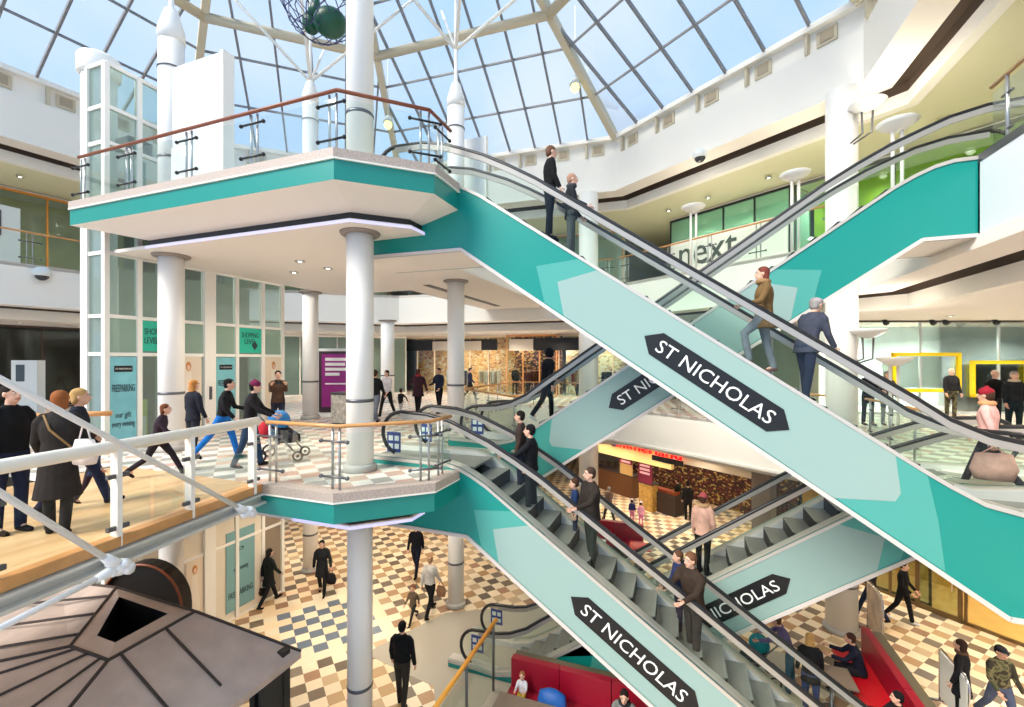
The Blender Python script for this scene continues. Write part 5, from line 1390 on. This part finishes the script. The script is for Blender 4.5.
def clothes_rack(P, t0, o, z, label, cols):
    r_ = thing('clothes_rack', label, 'rack', P(t0, o, z))
    mb = MB().use(STEEL).tube([P(t0 - 0.7, o, z), P(t0 - 0.7, o, z + 1.45), P(t0 + 0.7, o, z + 1.45), P(t0 + 0.7, o, z)], 0.02, 6).build('rail', None, r_)
    for i in range(9):
        t = t0 - 0.58 + 0.145 * i; c = cols[i % len(cols)]
        a = P(t, o - 0.22, z + 1.38); b = P(t, o + 0.22, z + 1.38); c0 = P(t, o - 0.26, z + 0.55 + 0.1 * (i % 3)); c1 = P(t, o + 0.26, z + 0.55 + 0.1 * (i % 3))
        mbx = MB().use(cloth(c)); bxP(mbx, P, t - 0.045, t + 0.045, o - 0.24, o + 0.24, z + 0.5 + 0.1 * (i % 3), z + 1.38); mbx.build('garment', None, r_)
for t0, o, lab, cols_ in ((0.6, 5.6, 'rack of dark coats at the right end of the pale clothes shop', [(50, 48, 52), (90, 70, 60), (36, 36, 40)]), (2.4, 5.5, 'rack of tan and red clothes inside the pale clothes shop', [(200, 140, 90), (170, 60, 60), (230, 200, 170)]),
                          (4.6, 5.3, 'rack of brown clothes inside the timber-framed shop', [(120, 70, 50), (150, 90, 60), (80, 50, 44)]), (8.0, 5.8, 'rack of cream clothes inside the orange shop', [(240, 220, 190), (220, 180, 150), (250, 240, 226)]),
                          (10.2, 5.8, 'rack of mixed clothes inside the orange shop behind the cape', [(60, 50, 60), (210, 90, 90), (240, 226, 206)])):
    clothes_rack(PB, t0, o, M, lab, cols_)
def dome_cam(px, py, P_, o, lab):
    pass
for px, py, lab in ((42, 276, 'white dome camera under the far left gallery rail'), (700, 158, 'white dome camera on the upper right fascia')):
    r = ray(px, py); 
    if px < 100: a = Vector(PL(0, -0.12, 0)); dd = Vector(PL(1, -0.12, 0)) - a
    else: a = Vector(PR(0, -0.12, 0)); dd = Vector(PR(1, -0.12, 0)) - a
    den = dd.x * r[1] - dd.y * r[0]; t = (a.y * r[0] - a.x * r[1]) / den; p = a + dd * t; k = p.x / r[0]; z = CZ + r[2] * k
    c_ = thing('dome_camera', lab, 'camera', (p.x, p.y, z), 0, 'dome cameras')
    MB().use(PALEW).lathe([(0.2, z), (0.24, z + 0.05), (0.24, z + 0.2), (0.12, z + 0.3)], p.x, p.y, 14).build('housing', None, c_)
    MB().use(mat('dome_smoke', (60, 60, 64), 0.15)).ell((p.x, p.y, z + 0.01), 0.19, 0.19, 0.17, 12, 8).build('dome', None, c_)
for t in (1.5, 4.5, 7.5):  # added fill for the pale corner wall
    x, y, _ = PC(t, 3.2, 0); downlight(x, y, 8.8, 'added fill downlight before the pale wall on the far left corner', 70)
# ---------------------------------------------------------------- people
BK = (22, 22, 24); DG = (44, 44, 48); DN = (34, 42, 66); JEAN = (62, 88, 140); BROWNH = (74, 50, 36); BLOND = (196, 156, 100); GREYH = (150, 146, 142); AUB = (150, 90, 50)
def PF(px, py, z): x, y = on_z(px, py, z); return x, y, z
# middle floor, on the bridge
x, y, z = PF(10, 533, M); person(x, y, z, 100, 'man in a black jacket and jeans at the left end of the bridge', 1.78, BK, DN, hair=(40, 32, 28), **STAND, vx=.014)
x, y, z = PF(58, 534, M); w = person(x, y, z, 330, 'woman in a long dark coat with auburn hair and white bag on the bridge', 1.70, (46, 42, 40), (40, 36, 36), hair=AUB, hairlen=0.12, coat=0.5, lean=4, leg=((6, 3), (-6, 4)), arm=((10, 10, 30), (14, 12, 40)), vx=.014, strap=(150, 120, 80))
handbag((x + 0.32, y + 0.1, M + 1.32), 'white shoulder bag on the auburn-haired woman on the bridge', (226, 218, 216), 0.2, 0.28, 0.09, 0.2)
x, y, z = PF(78, 508, M); person(x, y, z, 60, 'fair-haired woman in navy behind the long dark coat on the bridge', 1.72, (30, 34, 46), DN, hair=BLOND, hairlen=0.1, **WALK, vx=.016)
x, y, z = PF(94, 502, M); person(x, y, z, 80, 'small child in a denim dress on the bridge', 1.0, (58, 72, 108), (60, 50, 60), hair=BROWNH, coat=0.2, child=True, hairlen=0.06, **WALK, vx=.015)
x, y, z = PF(158, 476, M); person(x, y, z, 70, 'girl in dark purple hurrying along the boards before the lifts', 1.38, (52, 40, 52), (40, 36, 44), hair=(110, 66, 44), hairlen=0.14, coat=0.12, lean=10, **STRIDE, vx=.016)
x, y, z = PF(193, 458, M); person(x, y, z, 20, 'woman with loose ginger hair in a black top facing the lifts', 1.64, (34, 36, 46), (46, 46, 54), hair=(190, 130, 70), hairlen=0.16, coat=0.12, **STAND, vx=.018)
x, y, z = PF(223, 460, M); a_ = person(x, y, z, 75, 'person in black jacket and bright blue jeans stepping beside the plum hat', 1.72, (28, 28, 32), (30, 110, 190), hair=BK, lean=8, leg=((20, 6), (-30, 10)), arm=((20, 8, 60), (10, 8, 30)), vx=.018)
x, y, z = PF(250, 467, M); person(x, y, z, 70, 'woman in a plum knitted hat and black coat pushing the pushchair', 1.68, (30, 28, 32), (40, 60, 84), hair=BK, hat=('beanie', (110, 34, 70)), coat=0.12, build=1.12, lean=6, leg=((14, 4), (-14, 8)), arm=((34, 6, 30), (34, 6, 30)), vx=.018)
x, y, z = PF(283, 459, M); pushchair(x, y, z, 80, 'black pushchair with red and blue bundle pushed by the woman in the plum hat', (40, 40, 46), (60, 130, 190))
tag(MB().use(cloth((180, 44, 56))).ell((x - 0.28, y - 0.16, M + 0.62), 0.17, 0.15, 0.19).build('bag'), 'red bag slung on the pushchair handle', 'bag')
x, y, z = PF(278, 433, M); p = person(x, y, z, 150, 'photographer in a brown jacket holding a camera to the face', 1.76, (78, 56, 44), (40, 44, 60), hair=(40, 30, 26), leg=((4, 2), (-6, 3)), arm=((46, 4, 88), (46, 4, 88)), coat=0.1, vx=.018)
h_ = (p['hands'][0] + p['hands'][1]) / 2
cm = thing('camera', 'black camera held up by the photographer in brown', 'camera', tuple(h_))
MB().use(BLACK).box(h_.x - 0.07, h_.x + 0.07, h_.y - 0.04, h_.y + 0.04, h_.z - 0.05, h_.z + 0.05).build('body', None, cm)
MB().use(BLACK).tube([(h_.x, h_.y, h_.z), (h_.x + 0.16, h_.y - 0.12, h_.z)], [0.04, 0.045], 10).build('lens', None, cm)
# back of the middle floor
for px, py, f, lab, kw in (
    (375, 424, 10, 'man in black with light jeans walking away past the far column', dict(h=1.8, top=BK, legs=(110, 116, 130), **WALK)),
    (387, 416, 200, 'woman in a pale top and dark trousers beside the far column', dict(h=1.74, top=(206, 200, 204), legs=(30, 30, 34), hair=BK, **WALK2)),
    (401, 416, 20, 'small child in a dark coat holding the hand of the woman in the cape', dict(h=0.98, top=(34, 32, 36), legs=(200, 196, 190), child=True, coat=0.12, arm=((6, 10, 14), (10, 48, 4)), leg=((12, 4), (-12, 6)))),
    (418, 414, 10, 'woman in a wide dark cape with red scarf leading a small child', dict(h=1.72, top=(58, 34, 44), legs=(34, 30, 34), hair=(96, 56, 44), hairlen=0.14, coat=0.26, build=1.2, scarf=(190, 50, 60), arm=((6, 30, 6), (6, 18, 14)), leg=((10, 4), (-10, 6)))),
    (439, 413, 210, 'shopper in a navy jacket with white sleeves behind the escalator column', dict(h=1.76, top=(38, 44, 62), legs=(30, 28, 34), hair=BROWNH, arm=((10, 10, 40), (20, 10, 60)), leg=((8, 3), (-8, 4)))),
    (470, 400, 90, 'distant shopper in navy beyond the escalator column', dict(h=1.72, top=DN, legs=BK, **WALK)),
    (515, 395, 150, 'distant shopper in a dark coat by the pale shopfront', dict(h=1.72, top=DG, legs=BK, coat=0.2, **STAND)),
    (528, 396, 200, 'distant shopper in dark red by the pale shopfront', dict(h=1.66, top=(110, 50, 50), legs=DG, **WALK)),
    (577, 396, 20, 'distant shopper in a long black coat near the pale shopfront end', dict(h=1.72, top=BK, legs=BK, coat=0.3, **WALK))):
    x, y, z = PF(px, py, M); person(x, y, z, f, lab, **kw)
# right of the middle floor
for px, py, f, lab, kw in (
    (868, 425, 180, 'man in black cap and jacket leaning at the rail, nearest the thick column', dict(h=1.78, top=BK, legs=DG, hat=('cap', BK), arm=((20, 6, 60), (20, 6, 60)), leg=((4, 2), (-4, 2)))),
    (887, 425, 190, 'person in a grey-brown jacket beside the man in the black cap', dict(h=1.70, top=(92, 82, 78), legs=(110, 112, 118), hair=GREYH, **STAND)),
    (951, 419, 190, 'man in black top and camouflage trousers before the large yellow frame', dict(h=1.78, top=(36, 36, 40), legs=camo(), bald=True, **STAND)),
    (994, 432, 180, 'bald man with dark beard and black jacket behind the pink coat', dict(h=1.78, top=BK, legs=DG, bald=True, **STAND)),
    (1014, 437, 200, 'grey-haired man in a black open jacket at the right edge', dict(h=1.76, top=(40, 44, 46), legs=(36, 50, 52), hair=GREYH, scarf=(206, 190, 170), **STAND)),
    (988, 489, 330, 'woman in a pink padded coat and wine-red hat walking with a pink bag', dict(h=1.66, top=(226, 176, 168), legs=(40, 40, 50), hair=BROWNH, hat=('beanie', (150, 34, 48)), trim=(206, 156, 110), coat=0.08, build=1.12, leg=((-22, 16), (24, 6)), arm=((-20, 10, 14), (16, 10, 20)), vx=.016))):
    x, y, z = PF(px, py, M); r_ = person(x, y, z, f, lab, **kw)
handbag(tuple(r_['hands'][0]), 'large dusty-pink bag carried by the woman in the pink coat', (196, 150, 140), 0.3, 0.4, 0.12, 0.1)
# escalator riders
def ride(px, y, mirror, ztop, f, lab, lift=0.0, dxo=0.0, **kw):
    x = x_at(px, y) + dxo; return person(x, y, esc_z(x, mirror, ztop) + lift, f, lab, **kw), x
ride(550, 8.35, False, U, 82, 'man in a black suit standing on the upper front escalator', h=1.80, top=BK, legs=(28, 30, 40), hair=(110, 80, 64), **STAND, vx=.016)
ride(571, 8.05, False, U, 95, 'grey-haired person in black and grey with a bag, one step below the suited man', h=1.58, top=(40, 42, 46), legs=(84, 88, 88), hair=(180, 140, 120), coat=0.12, arm=((10, 8, 30), (16, 8, 50)), leg=((3, 2), (-3, 2)), scarf=(80, 80, 84), vx=.016)
ride(764, 8.1, False, U, 285, 'woman in an olive parka striding up the upper front escalator', h=1.68, top=(118, 92, 58), legs=(124, 130, 138), hair=(120, 62, 50), hairlen=0.22, trim=(150, 118, 80), coat=0.22, shoes=(120, 84, 80), leg=((48, 58), (-8, 6)), arm=((26, 18, 50), (-12, 16, 40)), vx=.015, build=1.2)
ride(806, 8.35, False, U, 75, 'man in a flat cap and grey overcoat stooping on the upper front escalator', h=1.72, top=(66, 70, 84), legs=(46, 54, 76), hair=GREYH, hat=('cap', (170, 160, 164)), coat=0.14, lean=16, build=1.15, leg=((10, 6), (-6, 4)), arm=((24, 8, 20), (10, 8, 20)), vx=.016)
ride(546, 10.3, True, U, 60, 'walker in a black hooded coat climbing the rear upper escalator', h=1.78, top=(20, 22, 28), legs=(28, 28, 32), hair=BK, hat=('hood', (20, 22, 28)), coat=0.18, lean=8, leg=((30, 30), (-24, 16)), arm=((20, 8, 40), (-14, 8, 20)), shoes=(226, 224, 222), vx=.018)
ride(521, 8.55, False, M + 0.03, 275, 'young man in a brown top at the head of the lower front escalator', h=1.70, top=(60, 48, 44), legs=(40, 44, 60), hair=(34, 28, 26), **STAND, vx=.016)
ride(531, 8.05, False, M + 0.03, 285, 'man in a black jacket behind the young man on the lower front escalator', h=1.76, top=(24, 26, 30), legs=(34, 36, 36), hair=BK, arm=((50, 10, 30), (8, 8, 16)), leg=((3, 2), (-3, 2)), vx=.016, build=1.15, coat=0.06)
ride(575, 8.45, False, M + 0.03, 270, 'child in a blue jacket riding in front of the man in dark brown', h=1.18, top=(40, 60, 100), legs=DN, hair=BROWNH, child=True, **STAND, vx=.016)
ride(591, 8.05, False, M + 0.03, 250, 'man in a dark brown jacket resting a hand on the rail of the lower escalator', h=1.80, top=(48, 42, 38), legs=(42, 48, 46), hair=(70, 54, 46), arm=((48, 14, 30), (8, 8, 16)), leg=((3, 2), (-3, 2)), vx=.015, build=1.25, coat=0.08)
ride(679, 8.4, False, M + 0.03, 265, 'child in a navy jacket leaning in front of the man in brown near the bottom', h=1.36, top=(44, 54, 92), legs=(50, 40, 60), hair=(96, 66, 48), child=True, arm=((30, 10, 40), (10, 8, 20)), leg=((3, 2), (-3, 2)), vx=.016)
ride(693, 8.0, False, M + 0.03, 245, 'man in a brown fleece with an arm round a child on the lower escalator', h=1.80, top=(58, 46, 38), legs=(60, 52, 50), hair=(110, 76, 54), arm=((54, 12, 24), (40, 4, 50)), leg=((3, 2), (-3, 2)), lean=3, vx=.015, build=1.25, coat=0.06)
ride(703, 10.35, True, M - 0.02, 40, 'woman in a dusty-pink hooded coat and red hat climbing the rear lower escalator', h=1.68, top=(214, 170, 150), legs=BK, hair=BROWNH, hat=('beanie', (176, 84, 88)), trim=(200, 160, 116), coat=0.1, **STAND, vx=.016)
# ground floor
x, y, z = PF(402, 706, G); person(x, y, z, 10, 'man in a black jacket walking away in front of the nearest column', 1.80, (24, 24, 26), (58, 52, 46), hair=BK, build=1.1, leg=((8, 4), (-6, 6)), arm=((6, 12, 14), (-4, 12, 14)), vx=.016)
x, y, z = PF(269, 604, G); r_ = person(x, y, z, 30, 'woman in a long dark coat walking beside the ground floor lifts', 1.72, (28, 34, 32), (30, 28, 30), hair=(40, 34, 30), hairlen=0.12, coat=0.3, **WALK, vx=.018)
handbag(tuple(r_['hands'][0]), 'dark handbag of the woman beside the ground floor lifts', (40, 32, 32), 0.14, 0.2)
x, y, z = PF(322, 594, G); r_ = person(x, y, z, 165, 'woman in a knee-length black coat carrying a black bag on the ground floor', 1.72, (34, 36, 38), (26, 26, 28), hair=BK, hairlen=0.1, coat=0.34, leg=((16, 6), (-14, 10)), arm=((8, 16, 12), (-10, 12, 12)), vx=.018)
handbag(tuple(r_['hands'][0]), 'bulky black bag in the hand of the woman in the knee-length coat', (30, 28, 30), 0.2, 0.28, 0.1, 0.12)
x, y, z = PF(416, 574, G); person(x, y, z, 185, 'man in black at the back of the ground floor', 1.80, (28, 30, 36), (30, 34, 50), hair=BK, **WALK)
x, y, z = PF(430, 614, G); r_ = person(x, y, z, 20, 'man in a pale grey waistcoat with black sleeves walking with a child', 1.74, (198, 194, 186), (26, 26, 28), hair=(180, 140, 110), **WALK, vx=.016)
handbag(tuple(r_['hands'][1]), 'brown carrier bag beside the man in the pale waistcoat', (150, 110, 80), 0.16, 0.28, 0.06, 0.14)
x, y, z = PF(413, 622, G); person(x, y, z, 200, 'little girl in a brown jacket running beside the man in the pale waistcoat', 1.08, (104, 88, 70), (44, 44, 40), hair=(130, 84, 54), hairlen=0.08, child=True, coat=0.12, **STRIDE, vx=.018)
x, y, z = PF(903, 622, G); person(x, y, z, 150, 'walker in black with white trainers before the amber glass doors', 1.72, BK, BK, hair=BK, shoes=(230, 230, 228), coat=0.12, leg=((14, 4), (-16, 18)), arm=((8, 8, 40), (10, 8, 50)), vx=.018)
x, y, z = PF(871, 618, G); person(x, y, z, 330, 'person in dark clothes half hidden behind the pale printed board', 1.72, (40, 36, 40), DN, hair=BROWNH, **WALK)
x, y, z = PF(962, 724, G); person(x, y, z, 330, 'dark-haired woman in a long black coat behind the white cafe barrier', 1.70, (26, 26, 30), BK, hair=(50, 34, 28), hairlen=0.22, coat=0.34, scarf=(90, 66, 50), **STAND, vx=.016)
x, y, z = PF(1000, 730, G); person(x, y, z, 190, 'man in a camouflage jacket, cap and jeans striding at the right edge', 1.74, BK, (74, 84, 110), topmat=camo(), hair=BK, hat=('cap', (34, 36, 44)), leg=((24, 8), (-22, 16)), arm=((12, 10, 40), (12, 10, 40)), vx=.016)
# cafe
person(2.55, 10.9, G, 25, 'woman with long blond hair in a black coat beside the brown cafe table', 1.66, (32, 32, 34), (60, 70, 110), hair=(206, 164, 100), hairlen=0.34, coat=0.2, lean=8, **STAND, vx=.016)
person(2.3, 11.5, G, 300, 'person in a lilac jacket holding the pushchair handle', 1.70, (104, 96, 140), (60, 100, 120), hair=(110, 76, 50), lean=22, arm=((50, 6, 20), (50, 6, 20)), leg=((4, 2), (-4, 2)), vx=.016)
pushchair(1.65, 11.75, G, 290, 'pushchair with a teal cover in front of the lilac jacket', (40, 60, 64), (20, 150, 160))
person(3.72, 11.9, G, 300, 'man in navy seated on the bright red seat', 1.74, (28, 32, 50), (34, 34, 42), hair=(70, 44, 34), lean=14, leg=((84, 80), (84, 84)), arm=((46, 8, 50), (46, 8, 50)), seat=0.47, vx=.016)
person(3.75, 10.15, G, 290, 'dark-haired person seated at the near end of the bright red seat', 1.66, (34, 30, 34), DG, hair=BK, leg=((84, 82), (84, 82)), arm=((40, 8, 50), (40, 8, 50)), seat=0.47, vx=.018)
person(-3.02, 8.72, G, 195, 'toddler in white and yellow sitting on the dark red banquette', 0.86, (226, 222, 226), (206, 176, 60), hair=(150, 104, 70), child=True, leg=((86, 70), (86, 70)), arm=((50, 8, 60), (50, 8, 60)), seat=0.5, vx=.012)
person(-0.95, 8.62, G, 200, 'dark-haired woman in a grey top slumped on the dark red banquette', 1.66, (116, 118, 116), (44, 44, 52), hair=(34, 26, 26), hairlen=0.1, lean=12, leg=((86, 84), (86, 84)), arm=((50, 16, 40), (40, 10, 60)), seat=0.47, scarf=(40, 40, 44), vx=.016)
# chocolate shop customers and children
for px, py, f, lab, kw in (
    (641, 526, 20, 'small child in a pink coat outside the chocolate shop', dict(h=1.05, top=(236, 170, 200), legs=(216, 120, 170), child=True, coat=0.1, hat=('beanie', (244, 214, 226)), **STAND)),
    (632, 523, 20, 'small child in navy beside the pink-coated child', dict(h=1.05, top=(50, 60, 110), legs=(220, 130, 170), child=True, hat=('beanie', (226, 200, 206)), **STAND)),
    (688, 520, 10, 'customer in black in the mouth of the chocolate shop', dict(h=1.76, top=(30, 28, 28), legs=BK, hair=BK, coat=0.2, **STAND)),
    (678, 514, 320, 'customer in a dark green coat at the chocolate counter', dict(h=1.7, top=(44, 48, 36), legs=BK, hair=BROWNH, **STAND)),
    (609, 522, 340, 'grey-haired passer-by outside the left end of the chocolate shop', dict(h=1.66, top=(120, 96, 84), legs=DG, hair=GREYH, **WALK))):
    x, y, z = PF(px, py, G); person(x, y, z, f, lab, **kw)
# things on the upper platform
pushchair(-3.35 - 1.4, 8.1, U, 60, 'grey pushchair at the top of the upper front escalator', (150, 150, 158), (120, 120, 130)) if False else None

# ---------------------------------------------------------------- light, sky, camera
w = bpy.data.worlds.new('sky'); SC.world = w; w.use_nodes = True
nt = w.node_tree; N = nt.nodes.new; Lk = nt.links.new
bg = nt.nodes['Background']; bg.inputs['Strength'].default_value = 1.0
tc = N('ShaderNodeTexCoord'); nz = N('ShaderNodeTexNoise'); nz.inputs['Scale'].default_value = 2.2; nz.inputs['Detail'].default_value = 5
Lk(tc.outputs['Generated'], nz.inputs['Vector'])
rp = N('ShaderNodeValToRGB'); e = rp.color_ramp.elements
e[0].position = 0.40; e[0].color = (0.30, 0.47, 0.72, 1); e[1].position = 0.8; e[1].color = (0.56, 0.60, 0.64, 1)
Lk(nz.outputs['Fac'], rp.inputs[0]); Lk(rp.outputs[0], bg.inputs['Color'])
sun = bpy.data.lights.new('sun', 'SUN'); sun.energy = 3.0; sun.angle = R(30); sun.color = (1, 0.93, 0.82)
so = bpy.data.objects.new('sun', sun); COL.objects.link(so); so.rotation_euler = Vector((0.42, 0.62, -0.66)).to_track_quat('-Z', 'Y').to_euler()
cam = bpy.data.cameras.new('camera'); co = bpy.data.objects.new('camera', cam); COL.objects.link(co)
co.location = (0, 0, CZ); co.rotation_euler = (R(90), 0, YAW)
cam.sensor_width = 36; cam.lens = FPX / 1024 * 36; cam.shift_y = 6.5 / 1024; cam.clip_start = 0.05; cam.clip_end = 300
SC.camera = co
SC.view_settings.view_transform = 'Standard'; SC.view_settings.look = 'None'
SC.view_settings.gamma = 1.0; SC.view_settings.use_curve_mapping = False
SC.view_settings.exposure = 0.75
SC.cycles.max_bounces = 10; SC.cycles.transparent_max_bounces = 24; SC.cycles.use_denoising = True
